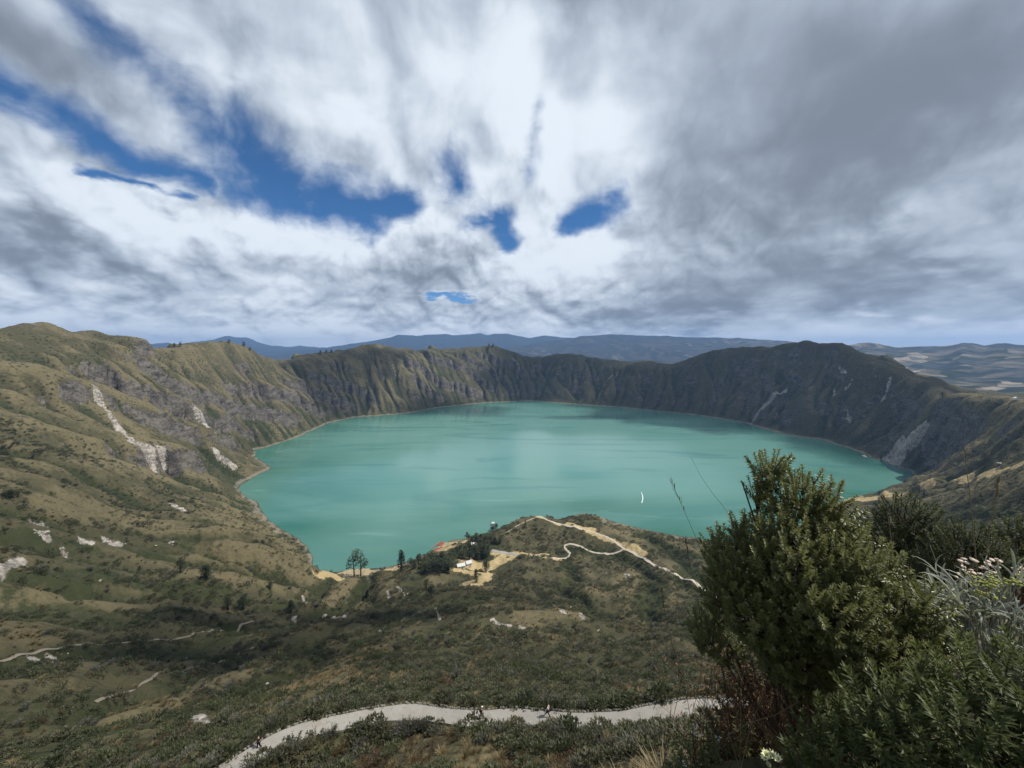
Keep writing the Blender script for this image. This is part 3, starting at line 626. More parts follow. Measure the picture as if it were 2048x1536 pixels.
class MB:
    """collects faces, then becomes one mesh"""
    def __init__(s): s.v=[]; s.f=[]; s.t=[]
    def face(s,pts,tips=None):
        n=len(s.v); s.v+=[tuple(p) for p in pts]; s.f.append(tuple(range(n,n+len(pts)))); s.t+=list(tips or [0]*len(pts))
    def leaf(s,base,d,up,L,w,fold=.25,bend=.15,tip=0.):
        d=d.normalized(); sd=d.cross(up); 
        if sd.length<1e-4: sd=d.cross(Vector((1,.3,.1)))
        sd.normalize(); n=sd.cross(d)
        m=base+d*L*.45-n*0; e=base+d*L-n*L*bend*-1
        l=m+sd*w*.5+n*w*fold; r=m-sd*w*.5+n*w*fold
        k=len(s.v); s.v+=[tuple(base),tuple(l),tuple(e),tuple(r),tuple(m)]; s.t+=[0,tip*.6,tip,tip*.6,tip*.5]
        s.f+=[(k,k+4,k+2,k+1),(k,k+3,k+2,k+4)]
    def tube(s,pts,rad,n=5,cap=True):
        pts=[Vector(p) for p in pts]; rings=[]
        for i,p in enumerate(pts):
            d=(pts[min(i+1,len(pts)-1)]-pts[max(i-1,0)]).normalized()
            a=d.cross(Vector((.31,.52,.8))).normalized(); b=d.cross(a); r=rad[i] if hasattr(rad,'__len__') else rad
            k=len(s.v); s.v+=[tuple(p+(a*math.cos(t)+b*math.sin(t))*r) for t in [2*math.pi*j/n for j in range(n)]]; s.t+=[0]*n
            rings.append(k)
        for a,b in zip(rings[:-1],rings[1:]):
            for j in range(n): s.f.append((a+j,a+(j+1)%n,b+(j+1)%n,b+j))
        if cap: s.f.append(tuple(rings[-1]+j for j in range(n))); s.f.append(tuple(rings[0]+j for j in reversed(range(n))))
    def add(s,o,mat):
        k=len(s.v); s.v+=[tuple(mat@Vector(p)) for p in o.v]; s.f+=[tuple(i+k for i in f) for f in o.f]; s.t+=o.t
    def ball(s,c,rx,ry,rz,nu=8,nv=5,jit=0):
        k=len(s.v)
        for j in range(nv+1):
            th=math.pi*j/nv
            for i in range(nu):
                ph=2*math.pi*i/nu; q=1+random.uniform(-jit,jit)
                s.v.append((c[0]+rx*q*math.sin(th)*math.cos(ph),c[1]+ry*q*math.sin(th)*math.sin(ph),c[2]+rz*q*math.cos(th))); s.t.append(0)
        for j in range(nv):
            for i in range(nu): s.f.append((k+j*nu+i,k+(j+1)*nu+i,k+(j+1)*nu+(i+1)%nu,k+j*nu+(i+1)%nu))
    def box(s,c,sx,sy,sz,rz=0):
        k=len(s.v); ca,sa=math.cos(rz),math.sin(rz)
        for z in(-.5,.5):
            for x,y in((-.5,-.5),(.5,-.5),(.5,.5),(-.5,.5)): s.v.append((c[0]+x*sx*ca-y*sy*sa,c[1]+x*sx*sa+y*sy*ca,c[2]+z*sz)); s.t.append(0)
        s.f+=[(k+3,k+2,k+1,k),(k+4,k+5,k+6,k+7)]+[(k+i,k+(i+1)%4,k+4+(i+1)%4,k+4+i) for i in range(4)]
    def mesh(s,name,mat,smooth=False):
        me=bpy.data.meshes.new(name); me.from_pydata(s.v,[],s.f)
        if any(s.t): a=me.attributes.new('tip','FLOAT','POINT'); a.data.foreach_set('value',np.array(s.t,np.float32))
        for m in (mat if isinstance(mat,list) else [mat]): me.materials.append(m)
        if smooth: me.polygons.foreach_set('use_smooth',[True]*len(me.polygons))
        return me
    def obj(s,name,mat,parent=None,smooth=False,**k):
        o=bpy.data.objects.new(name,s.mesh(name,mat,smooth)); return link(o,parent=parent,**k)
def empty(name,loc,rz=0,**k):
    o=bpy.data.objects.new(name,None); o.location=loc; o.rotation_euler=(0,0,rz); o.empty_display_size=.1; return link(o,**k)
def child(name,me,parent,mat=None,loc=None):
    o=bpy.data.objects.new(name,me); 
    if mat is not None: o.matrix_local=mat
    elif loc is not None: o.location=loc
    return link(o,parent=parent)
def rv(a=1): return Vector((random.uniform(-a,a),random.uniform(-a,a),random.uniform(-a,a)))
U=Vector((0,0,1))
def align(p,d,spin=None,sc=1.):
    q=U.rotation_difference(d.normalized()); sp=Quaternion(U,random.uniform(0,6.28) if spin is None else spin)
    return Matrix.Translation(p)@(q@sp).to_matrix().to_4x4()@Matrix.Scale(sc,4)
# ------------------------------------------------------------------ the leafy bush in front, and its neighbours
def shoot(L,n,leafL,w,spread=(75,30),per=5,tip=1.):
    m=MB(); k=0
    m.tube([(0,0,0),(0,0,L*.5),(.002,0,L*.97)],[.0024,.0019,.0008],3)
    for i in range(n):
        t=(i+.4)/n; h=L*t
        for j in range(per):
            a=k*2.4+random.uniform(-.3,.3); k+=1
            inc=math.radians(spread[0]+(spread[1]-spread[0])*t**1.6+random.uniform(-10,10))
            d=Vector((math.cos(a)*math.sin(inc),math.sin(a)*math.sin(inc),math.cos(inc)))
            m.leaf(Vector((0,0,h)),d,U,leafL*random.uniform(.8,1.15)*(1-.35*t**3),w,.22,-.12,tip*max(0,t-.45)*1.5)
    return m
SH1=[shoot(.095,12,.0235,.0082,tip=random.uniform(.4,1.2)) for _ in range(7)]
SH1b=[shoot(.095,9,.0245,.0088,per=4,tip=.6) for _ in range(4)]
SH2=[shoot(.13,11,.036,.009,(70,25),5,.7) for _ in range(4)]
SH3=[shoot(.13,6,.04,.014,(70,25),4,.5) for _ in range(3)]
def bush(name,base,blobs,shoots,low,mats,n_obj,spacing,stem_n,stem_r,label,cat,group=None,scale=1.,updir=.7,inward=True):
    """stems rising from the base, leafy shoots covering a set of rounded masses"""
    root=empty(name,base,label=label,cat=cat,group=group); B=Vector(base)
    cand=[]; eye=Vector((0,0,H))
    for (c,r) in blobs:
        c=Vector(c); area=4*math.pi*((r[0]*r[1]+r[1]*r[2]+r[0]*r[2])/3)
        for _ in range(int(area/spacing**2*2.2)):
            u=rv().normalized(); rad=random.uniform(.82,1.05)
            p=c+Vector((u.x*r[0],u.y*r[1],u.z*r[2]))*rad
            if u.z<-.75: continue
            nrm=Vector((u.x/r[0],u.y/r[1],u.z/r[2])).normalized(); cand.append((p,nrm,c))
    random.shuffle(cand); kept=[]; cell={}
    for p,nrm,c in cand:
        if any(((p-Vector(cc)).x/(rr[0]*.72))**2+((p-Vector(cc)).y/(rr[1]*.72))**2+((p-Vector(cc)).z/(rr[2]*.72))**2<1 for cc,rr in blobs): continue
        key=tuple(int(math.floor(v/spacing)) for v in p); ok=True
        for dx in(-1,0,1):
            for dy in(-1,0,1):
                for dz in(-1,0,1):
                    for q in cell.get((key[0]+dx,key[1]+dy,key[2]+dz),()):
                        if (q-p).length<spacing: ok=False
        if ok: cell.setdefault(key,[]).append(p); kept.append((p,nrm,c))
    # those that show: nearest and facing the viewer
    def sc_(t):
        p,nrm,c=t; v=(eye-p).normalized(); return -(nrm.dot(v)+.5*nrm.z)+(p-eye).length*.15
    kept.sort(key=sc_)
    mes=[s_.mesh('leafy_shoot',mats[0]) for s_ in shoots]; rest=MB(); tw=MB()
    for i,(p,nrm,c) in enumerate(kept):
        d=(nrm*.62+U*updir+rv(.28)).normalized(); s_=scale*random.uniform(.75,1.2)
        A=align(p-B-d*.05*s_,d,None,s_)
        if i<n_obj: child('leafy_shoot',random.choice(mes),root,A)
        else: rest.add(random.choice(low),A)
        q=p-B-d*.05*s_; e=q+(c-B-q)*random.uniform(.35,.7)-U*random.uniform(.02,.10); mid=(q+e)/2-U*.015+rv(.012)
        tw.tube([e,mid,q],[.0032*scale,.0026*scale,.002*scale],3,False)
    if rest.v: o=rest.obj('foliage',mats[0],root); o['kind']='stuff'
    o=tw.obj('twigs',mats[1],root); o['kind']='stuff'
    for i in range(stem_n):
        c=Vector(blobs[i%len(blobs)][0])-B; e=c+rv(.08*scale)
        b0=Vector((random.uniform(-.1,.1),random.uniform(-.1,.1),-.12))*scale; m=MB()
        pts=[b0]; 
        for t in(.25,.5,.75,1.): pts.append(b0+(e-b0)*t+Vector((0,0,-.10*math.sin(t*3.14)))*scale+rv(.035*scale))
        m.tube(pts,[stem_r,stem_r*.85,stem_r*.7,stem_r*.5,stem_r*.3],6); m.obj('stem',mats[1],root,True)
    return root
def blobs_px(lst,r,depth=1.,k_=1.,lift=0):
    """rounded masses given by their place and size in the photograph, at a distance in metres"""
    out=[]
    for e in lst:
        px,py,a,b=e[:4]; k=e[4] if len(e)>4 else 1.
        p=P(px,py+lift,r=r*k); ax=np.dot(p-[0,0,H],[0,CP,-SP]); s_=ax/F
        sq=math.cos(math.atan((px-1024)/F))        # wide-angle stretch towards the edge
        out.append((tuple(p),(k_*a*s_*(.55+.45*sq),k_*min(a,b)*s_*depth,k_*b*s_)))
    return out
random.seed(21)
BB=blobs_px([(1540,928,42,38),(1520,965,26,34),(1600,985,70,62),(1655,985,42,40),(1570,1050,70,60,.95),(1680,1030,46,42),(1500,1060,52,48),(1447,1095,42,58),(1480,1130,70,70,.95),(1590,1110,100,80,.92),(1680,1100,78,66,.95),(1740,1120,60,58),
             (1440,1175,40,44),(1530,1200,100,84,.93),(1650,1190,100,90,.9),(1760,1190,86,74),(1830,1190,52,56),(1600,1290,110,70,.97),(1740,1280,120,84,.95),(1850,1250,52,66),(1830,1320,70,60),(1420,1245,44,48),(1450,1275,40,36)],2.05,1.,.84,16)
bush('leafy_bush',tuple(P(1640,1500,r=2.05)),BB,SH1,SH1b,(M['leaf'],M['wood']),300,.031,22,.011,'tall dark green bush of small stiff leaves standing out against the lake','bush')
B2=blobs_px([(1700,1500,80,60),(1800,1460,110,60),(1900,1430,100,60),(2000,1400,100,70,1.02),(1760,1550,110,60,.95),(1880,1520,120,70,.95),(2000,1490,110,70,.95),(1650,1545,60,46,.97),(1950,1580,120,60,.92),(2110,1440,100,90,1.0),(1820,1600,140,50,.93),(2060,1370,60,40,1.06)],1.62)
bush('leafy_bush',tuple(P(1860,1640,r=1.6)),B2,SH2,SH3,(M['leafdark'],M['wood']),300,.042,10,.009,'low spreading dark green bush filling the lower right corner','bush',updir=.9)
B3=blobs_px([(1815,1040,52,44),(1785,1070,40,40),(1850,1075,46,46),(1815,1110,60,50),(1770,1130,50,40)],5.2)
bush('leafy_bush',tuple(P(1810,1260,r=5.3)),B3,SH1b,SH3,(M['scrubgreen'],M['wood']),220,.055,6,.014,'dark bush standing alone right behind the tall bush','bush',scale=1.5)
B4=blobs_px([(1905,1100,44,34),(1935,1082,46,34),(1880,1130,44,34),(1930,1125,60,34),(1975,1110,40,30)],4.6)
bush('leafy_bush',tuple(P(1920,1240,r=4.7)),B4,SH1b,SH3,(M['scrubgreen'],M['wood']),200,.05,6,.013,'mid green bush behind the dried white flower heads','bush',scale=1.35)
B5=blobs_px([(2010,1095,44,36),(2050,1080,44,36),(2030,1130,54,34),(2090,1110,50,44)],5.6)
bush('leafy_bush',tuple(P(2040,1240,r=5.7)),B5,SH1b,SH3,(M['scrubgreen'],M['wood']),200,.058,6,.014,'dark bush cut by the right edge of the photo above the flower heads','bush',scale=1.5)
# silver shrub
def silver(base,center,rad,n):
    root=empty('silver_shrub',base,label='silvery grey shrub with long curling woolly leaves right of the tall bush',cat='shrub'); B=Vector(base); c0=Vector(center)-B
    st=MB()
    leafs=[]
    for v_ in range(5):
        m=MB(); pts=[]; L=.13; w=.0036
        k=random.uniform(.6,1.4)
        for i in range(6):
            t=i/5; pts.append(Vector((0,math.sin(t*k)*L*.45*t,L*t*math.cos(t*k*.7))))
        for a,b,t in zip(pts[:-1],pts[1:],range(5)):
            wa=w*math.sin(math.pi*(.15+.85*t/5))+.001; wb=w*math.sin(math.pi*(.15+.85*(t+1)/5))+.001
            m.face([a+Vector((wa,0,0)),b+Vector((wb,0,0)),b+Vector((0,-.003,0)),a+Vector((0,-.003,0))]); m.face([a+Vector((0,-.003,0)),b+Vector((0,-.003,0)),b-Vector((wb,0,0)),a-Vector((wa,0,0))])
        leafs.append(m.mesh('silver_leaf',M['silver'],True))
    for i in range(n):
        u=rv().normalized(); u.z=abs(u.z)*.9-.1
        p=c0+Vector((u.x*rad[0],u.y*rad[1],u.z*rad[2]))*random.uniform(.35,1.)
        st.tube([Vector((random.uniform(-.06,.06),random.uniform(-.06,.06),-.05)),(p*.55)+rv(.03),p],[.004,.003,.0022],4)
        for j in range(5):
            d=(u*.8+U*.5+rv(.9)).normalized(); A=align(p-(p.normalized())*random.uniform(0,.06),d,None,random.uniform(.7,1.2))
            if i*5+j<295: child('silver_leaf',random.choice(leafs),root,A)
    st.obj('stems',M['silver'],root); yl=MB()
    return root,c0
random.seed(5)
cS=P(1985,1235,r=2.5); sv,c0=silver(tuple(P(1985,1420,r=2.5)),tuple(cS),(.30,.22,.26),75)
cS2=P(1935,1290,r=2.3)
for px,py,w_ in [(1960,1163,26),(1995,1160,20),(1985,1172,18),(1968,1190,16),(2040,1165,16)]:
    p=P(px,py,r=2.45); m=MB()
    for _ in range(26):
        q=Vector((random.gauss(0,1)*.022,random.gauss(0,1)*.018,random.gauss(0,1)*.004)); m.ball(q,.006,.006,.005,5,3)
    o=m.obj('floret_cluster',M['yellow'],sv); o['kind']='stuff'; o.location=Vector(p)-Vector(sv.location)
# dried everlasting flowers
def head(r_,flat=.55):
    m=MB(); m.ball((0,0,0),r_,r_,r_*flat,8,4)
    for j in range(10):
        a=j*.63; m.leaf(Vector((0,0,-r_*.1)),Vector((math.cos(a),math.sin(a),.25)),U,r_*1.25,r_*.6,.1,.1)
    return m
hm_=[head(.011).mesh('flower_head',M['ivory']) for _ in range(3)]; sm_=MB(); 
def flower_plant(name,pxs,r,meshes,stemmat,label,cat,base_px,sc=1.,group=None,foliage=None):
    b=P(*base_px,r=r); root=empty(name,tuple(b),label=label,cat=cat,group=group); B=Vector(b); m=MB()
    for px,py in pxs:
        p=Vector(P(px,py,r=r*random.uniform(.97,1.04)))-B
        o=child('flower_head',random.choice(meshes),root,Matrix.Translation(p)@Matrix.Rotation(random.uniform(-.4,.4),4,'X')@Matrix.Rotation(random.uniform(0,6),4,'Z')@Matrix.Scale(sc*random.uniform(.75,1.2),4))
        b0=Vector((p.x*.35+random.uniform(-.02,.02),p.y*.35,0)); m.tube([b0,(b0+p)/2+rv(.012),p],[.0022*sc,.0018*sc,.0012*sc],3)
        if foliage:
            for t in(.3,.45,.6,.75,.9):
                q=b0+(p-b0)*t; m.leaf(q,(rv()+U*.4),U,.03*sc,.005*sc)
    m.obj('stems',stemmat,root); return root
M['brown']=material('dried_flower_stem',(.085,.045,.028),.9,.1)
flower_plant('everlasting_flower',[(1928,1118),(1934,1126),(1921,1122),(1945,1119),(1926,1133),(1950,1122),(1942,1140),(1927,1140),(1932,1148),(1940,1145),(1918,1148),(1912,1154),(1947,1146)],2.9,hm_,M['brown'],'dried white flower heads on brown stems, the bunch nearest the tall bush','flower',(1935,1260),1.,'dried white flowers',True)
flower_plant('everlasting_flower',[(1976,1123),(1984,1120),(1992,1118),(1998,1122),(1975,1128),(1962,1136),(1969,1135),(1988,1134),(1996,1135),(1960,1148),(1975,1146),(1990,1146)],3.0,hm_,M['brown'],'dried white flower heads on brown stems, the bunch in the middle of three','flower',(1985,1260),1.,'dried white flowers',True)
flower_plant('everlasting_flower',[(2030,1138),(2038,1135),(2045,1138),(2041,1146),(2050,1146),(2034,1150),(2058,1140),(2064,1150)],2.9,hm_,M['brown'],'dried white flower heads on brown stems at the right edge of the photo','flower',(2040,1260),1.,'dried white flowers',True)
wm_=[]
for _ in range(3):
    m=MB()
    for q in ((0,0,0),(.010,.003,.006),(-.008,.004,.005),(.002,-.006,.012)):
        c=Vector(q)
        for j in range(6): a=j*1.047+random.random(); m.leaf(c,Vector((math.cos(a),math.sin(a),.7)),U,.008,.006,.1,.2)
        m.ball(q,.0035,.0035,.0035,5,3)
    wm_.append(m.mesh('flower_head',M['white']))
flower_plant('white_flower',[(1406,1398),(1411,1396),(1409,1402),(1441,1396),(1442,1402),(1455,1402),(1463,1400),(1460,1408),(1415,1412),(1418,1418),(1450,1410)],1.9,wm_,M['brown'],'small white blossoms on thin dark stems seen in front of the footpath','flower',(1440,1600),.55,'small white flowers',True)
flower_plant('white_flower',[(1387,1450),(1394,1452),(1391,1458),(1400,1472),(1404,1470),(1384,1466),(1391,1470)],1.85,wm_,M['brown'],'small white blossoms just below the bright footpath end','flower',(1410,1600),.55,'small white flowers',True)
flower_plant('white_flower',[(1432,1475),(1438,1480),(1440,1476),(1437,1484),(1506,1430),(1509,1434)],1.9,wm_,M['brown'],'small white blossoms over the dark green tuft left of the bush stems','flower',(1450,1610),.55,'small white flowers',True)
flower_plant('white_flower',[(1366,1524),(1369,1532),(1364,1530)],1.8,wm_,M['brown'],'small white blossoms at the bottom edge, lowest of the white ones','flower',(1375,1620),.55,'small white flowers',True)
# cup-shaped cream flowers
def cup():
    root=None; m=MB()
    for j in range(9):
        a=j*2*math.pi/9; d=Vector((math.cos(a)*.6,math.sin(a)*.6,1)); m.leaf(Vector((math.cos(a)*.004,math.sin(a)*.004,0)),d,Vector((math.cos(a),math.sin(a),0)),.018,.012,.15,.5)
    return m
for px,py,lab in [(1532,1509,'cream cup-shaped flower, highest of the little bunch at the bottom edge'),(1545,1511,'cream cup-shaped flower close behind the highest one at the bottom edge'),(1531,1517,'cream cup-shaped flower, left of the bunch at the bottom edge'),(1556,1519,'cream cup-shaped flower standing apart on the right of the bunch'),(1536,1530,'small half-hidden cream flower below the others of the bunch')]:
    p=P(px,py,r=1.5); root=empty('cream_flower',tuple(p),label=lab,cat='flower',group='cream flowers at the bottom edge')
    o=cup().obj('petals',M['cream'],root); o.rotation_euler=(.35,random.uniform(-.2,.2),random.uniform(0,6)); o.scale=(.8,.8,.8) if py<1525 else (.5,.5,.6)
    m=MB(); m.ball((0,0,.002),.005,.005,.004,7,4); o=m.obj('flower_centre',M['yellow'],root)
    m=MB(); m.tube([(0,0,0),(.01,.01,-.15),(.02,.03,-.4)],[.002,.002,.0025],4); m.obj('stem',M['scrubgreen'],root)
# grass stalks around the bush
def stalk(pts,r,rad,mat,label,seed=0,group=None,kind='grass_stalk',cat='grass stalk'):
    q=[Vector(P(a,b,r=r)) for a,b in pts]; B=q[-1]; root=empty(kind,tuple(B),label=label,cat=cat,group=group)
    m=MB(); n=len(q); m.tube([p-B for p in q],[rad*(.5+.5*i/(n-1)) for i in range(n)],4); m.obj('stem',mat,root)
    if seed:
        h=MB(); a=q[0]-B; b=q[1]-B
        for i in range(seed):
            t=random.random()**1.3*.9; p=a+(b-a)*t; d=(a-b).normalized()*.9+rv(.45); h.leaf(p,d,U,rad*22*random.uniform(.6,1.2),rad*2.2)
        h.obj('seed_head',mat,root)
    return root
stalk([(1343,963),(1372,1030),(1392,1075),(1418,1140),(1455,1290),(1480,1500)],1.85,.0016,M['brown'],'tall reddish grass stalk with feathery top left of the bush, over the lake',26)
stalk([(1382,914),(1400,950),(1424,985),(1460,1030),(1520,1200),(1560,1500)],1.95,.0012,M['wood'],'thin dark bare stalk rising highest over the lake left of the bush',0)
stalk([(1371,1083),(1376,1110),(1382,1145),(1400,1180),(1440,1300),(1470,1520)],1.9,.0016,M['brown'],'dark grass stalk with a short seed head standing before the promontory shore',12)
stalk([(1322,1175),(1330,1230),(1345,1290),(1375,1400),(1400,1560)],1.8,.0015,M['brown'],'reddish brown stalk in front of the brown slope left of the bush',14)
stalk([(1340,1370),(1342,1420),(1332,1480),(1325,1570)],1.7,.0016,M['drywood'],'pale straw stalk crossing the footpath, leftmost of the pale ones',0)
stalk([(1422,1355),(1435,1400),(1450,1440),(1480,1540)],1.7,.0018,M['drywood'],'thick pale straw stalk between the white blossoms',0)
stalk([(1273,1482),(1290,1525),(1300,1570)],1.7,.0018,M['drywood'],'short pale straw stalk alone at the bottom edge, left of the white flowers',0)
stalk([(1708,1330),(1712,1375),(1716,1420),(1722,1500)],1.75,.002,M['drywood'],'pale straight twig upright before the dark inside of the bush',0)
stalk([(1930,905),(1932,935),(1936,960),(1942,1010),(1955,1150)],3.2,.0022,M['drywood'],'pale brown stalk rising in front of the right crater wall',8)
stalk([(1997,962),(1990,1000),(1982,1045),(1975,1090),(1965,1200)],3.0,.0024,M['drywood'],'tall brown stalk right of the dark bush, above the flower heads',16)
stalk([(1774,1022),(1780,1060),(1785,1100),(1790,1150),(1795,1230)],3.4,.003,M['drywood'],'pale dead twig with a knob on top before the lone dark bush',0)
stalk([(1860,1090),(1875,1130),(1900,1160),(1940,1190),(1980,1260)],2.5,.0022,M['silver'],'grey bent twig reaching up left out of the silver shrub',0)
stalk([(1496,1302),(1520,1345),(1545,1375),(1600,1440)],1.75,.0014,M['drywood'],'pale stalk slanting down to the right across the brown undergrowth',9)
stalk([(1515,1285),(1570,1310),(1620,1345),(1660,1380)],1.8,.0014,M['wood'],'thin dark twig arching to the right inside the bush',0)
stalk([(1600,1402),(1550,1430),(1500,1445),(1455,1470)],1.75,.0018,M['drywood'],'pale twig lying slantwise low across the bush stems',0)
random.seed(9)
for i in range(34):
    x0=random.uniform(1385,1640); y0=random.uniform(1260,1480); x1=x0+random.uniform(-90,90); r_=random.uniform(1.6,2.0)
    stalk([(x0,y0),(x0+(x1-x0)*.4+random.uniform(-12,12),y0+70),(x1,1560)],r_,random.uniform(.0008,.0014),random.choice([M['brown'],M['drywood'],M['brown'],M['wood']]),'thin dry stalk in the brown tangle under the left side of the bush',random.choice([0,0,6]),'dry stalks under the bush')
# withered leaves hanging at the bush's left foot
m=MB()
for i in range(900):
    px=random.gauss(1520,75); py=random.uniform(1290,1545); p=Vector(P(px,py,r=random.uniform(1.95,2.5))); m.leaf(p,rv()+Vector((0,0,-.4)),U,random.uniform(.02,.05),random.uniform(.003,.008))
o=m.obj('withered_leaves',M['deadleaf']); o['kind']='stuff'
# low green tuft between the flowers at the bottom
B6=blobs_px([(1400,1520,40,34),(1440,1530,44,36),(1380,1550,40,30),(1470,1555,50,30)],1.9)
bush('leafy_tuft',tuple(P(1420,1640,r=1.9)),B6,SH3,SH3,(M['leafdark'],M['wood']),90,.045,4,.005,'small blue-green leafy tuft among the white flowers at the bottom','plant',scale=.8,updir=1.)
B7=blobs_px([(1600,1360,50,40),(1560,1340,34,30),(1500,1500,36,30)],2.0)
bush('leafy_tuft',tuple(P(1590,1480,r=2.0)),B7,SH3,SH3,(M['leaf'],M['wood']),60,.05,3,.005,'small bright leafed tuft growing under the tall bush','plant',scale=.8,updir=.8)

random.seed(31)
B8=blobs_px([(1560,1400,80,70),(1640,1390,90,90),(1700,1360,70,60),(1500,1440,50,50),(1580,1490,90,70),(1470,1500,50,44),(1540,1560,90,40)],2.45)
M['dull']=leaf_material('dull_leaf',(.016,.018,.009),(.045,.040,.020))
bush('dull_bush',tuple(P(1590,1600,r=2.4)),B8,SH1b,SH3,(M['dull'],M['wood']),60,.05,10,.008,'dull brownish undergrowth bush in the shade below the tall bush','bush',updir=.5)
m=MB()
for i in range(420):
    px=random.gauss(1530,70); py=random.uniform(1330,1560); a=Vector(P(px,py,r=random.uniform(1.9,2.2))); d=(rv()+Vector((0,0,.9))).normalized()*random.uniform(.06,.22); m.tube([a-d,a+rv(.012),a+d],[.0014,.0012,.0007],3,False)
o=m.obj('dry_tangle',M['brown']); o['kind']='stuff'
# ------------------------------------------------------------------ the footpath
def tangent(q,i):
    d=q[min(i+1,len(q)-1)]-q[max(i-1,0)]; d=d[:2]; return d/np.linalg.norm(d)
def ribbon(name,q,wid,zs,mat,thick=.06):
    """a strip with real thickness along a line"""
    m=MB(); n=len(q); L=[];R=[]
    for i in range(n):
        t=tangent(q,i); nn=np.array([-t[1],t[0]]); w=wid[i] if hasattr(wid,'__len__') else wid
        L.append((*(q[i][:2]+nn*w),zs[i])); R.append((*(q[i][:2]-nn*w),zs[i]))
    for i in range(n-1):
        m.face([R[i],R[i+1],L[i+1],L[i]]); 
        for A in (L,R):
            a,b=A[i],A[i+1]; c=[(*a[:2],a[2]-thick),(*b[:2],b[2]-thick)]
            m.face([a,b,c[1],c[0]] if A is L else [b,a,c[0],c[1]])
    return m
def path_nodes(N,b):
    p=N.n('ShaderNodeNewGeometry').outputs['Position']
    a=N.noise(p,.6,5,.6); f=N.noise(p,9.,4,.7)
    c=N.mix(N.add(N.mul(a,.7),N.mul(f,.3)),(.17,.16,.145),(.33,.315,.285))
    c=N.mix(N.mr(N.noise(p,.25,4,.6),.55,.75,0,.5),c,(.22,.17,.12))
    c=N.mix(N.mr(N.noise(p,1.3,5,.7),.56,.66,0,.55),c,(.12,.10,.075))
    N.set(b.inputs['Base Color'],c); N.set(b.inputs['Normal'],N.n('ShaderNodeBump',{'Strength':.8,'Distance':.08,'Height':f}).outputs[0])
M['path']=material('path_paving',(0,0,0),.9,.1,path_nodes)
wv=PATH_W*(1+.10*fbm(path_ln[:,0]/5,path_ln[:,1]/5,3,71)*2)
pm=ribbon('footpath',path_ln,wv,path_ln[:,2]+.03,M['path'],.6); pth=pm.obj('footpath',M['path'],kind='structure')
M['stone']=material('edging_stone',(.20,.19,.17),.9,.1)
random.seed(3); st=MB(); 
for i in range(len(path_ln)-1):
    t=tangent(path_ln,i); nn=np.array([-t[1],t[0]])
    for k in range(3):
        q=path_ln[i]+(path_ln[i+1]-path_ln[i])*(k+random.random()*.8)/3
        if random.random()<.22: continue
        e=q[:2]+nn*(wv[i]+.12+random.uniform(-.05,.05)); h=random.uniform(.10,.24)
        st.ball((e[0],e[1],q[2]+.03+h*.3),random.uniform(.12,.24),random.uniform(.10,.18),h,6,4,.25)
o=st.obj('edging_stones',M['stone'],pth); o['kind']='stuff'
# ------------------------------------------------------------------ trails on the promontory
M['trail']=material('pale_trail',(.40,.355,.285),.95,.1); M['track']=material('worn_track',(.22,.19,.15),.95,.1)
def draped(pts,step,rmin=250):
    q=np.array([ground_px(a,b,rmin) for a,b in pts]); q=smooth_line(list(q),step,3); 
    q[:,2]=height(q[:,0],q[:,1]); return q
def trail(pts,w,step=3.,rmin=250,lift=.45):
    q=draped(pts,step,rmin); m=MB(); n=len(q); rows=[]
    wj=w*(1+.45*fbm(q[:,0]/11,q[:,1]/11,3,83))
    for i in range(n):
        t=tangent(q,i); nn=np.array([-t[1],t[0]]); e=[]
        for s_ in (-1,-.5,0,.5,1):
            p=q[i][:2]+nn*wj[i]*s_; e.append((p[0],p[1]))
        rows.append(e)
    R=np.array(rows); Z=height(R[...,0].ravel(),R[...,1].ravel()).reshape(n,5); Zm=np.maximum(Z,Z.mean(1,keepdims=True)-.1)+lift
    k=len(m.v)
    for i in range(n):
        for j in range(5): m.v.append((R[i,j,0],R[i,j,1],Zm[i,j]-(.5 if j in(0,4) else 0))); m.t.append(0)
    for i in range(n-1):
        for j in range(4): m.f.append((k+i*5+j,k+(i+1)*5+j,k+(i+1)*5+j+1,k+i*5+j+1))
    return m,q
for nm,pts,w in [('trail',[(1062,1029),(1085,1036),(1106,1044),(1125,1049),(1143,1054),(1160,1058),(1178,1062),(1200,1069),(1218,1077),(1235,1087),(1247,1097),(1258,1102),(1270,1107),(1285,1115),(1300,1125),(1320,1136),(1340,1145),(1358,1151),(1375,1158),(1395,1168),(1415,1184),(1440,1200)],2.4),
                 ('trail',[(1246,1098),(1238,1104),(1222,1108),(1205,1107),(1185,1104),(1172,1099),(1163,1093),(1150,1089),(1137,1088),(1128,1090),(1130,1097),(1138,1104),(1141,1110),(1134,1116),(1118,1117),(1100,1116),(1080,1112),(1060,1111)],2.3),
                 ('trail',[(1082,1033),(1060,1040),(1040,1048),(1024,1058),(1012,1066)],.7),
  ('trail',[(-20,1330),(0,1323),(60,1308),(120,1298),(200,1290),(255,1285),(320,1279),(380,1273),(440,1262),(480,1251),(507,1242)],.8),('trail',[(190,1405),(235,1387),(300,1360),(370,1340),(430,1327),(480,1304),(510,1294)],.6)]:
    m,q=trail(pts,w,2.5 if pts[0][0]>600 else 1.5,250 if pts[0][0]>600 else 60,.45 if pts[0][0]>600 else .3); m.obj(nm,M['trail' if pts[0][0]>600 else 'track'],smooth=True,kind='structure')
m,q=trail([(982,1101),(1000,1104),(1020,1107),(1036,1110)],4.2); m.obj('car_park',M['path'],smooth=True,kind='structure')
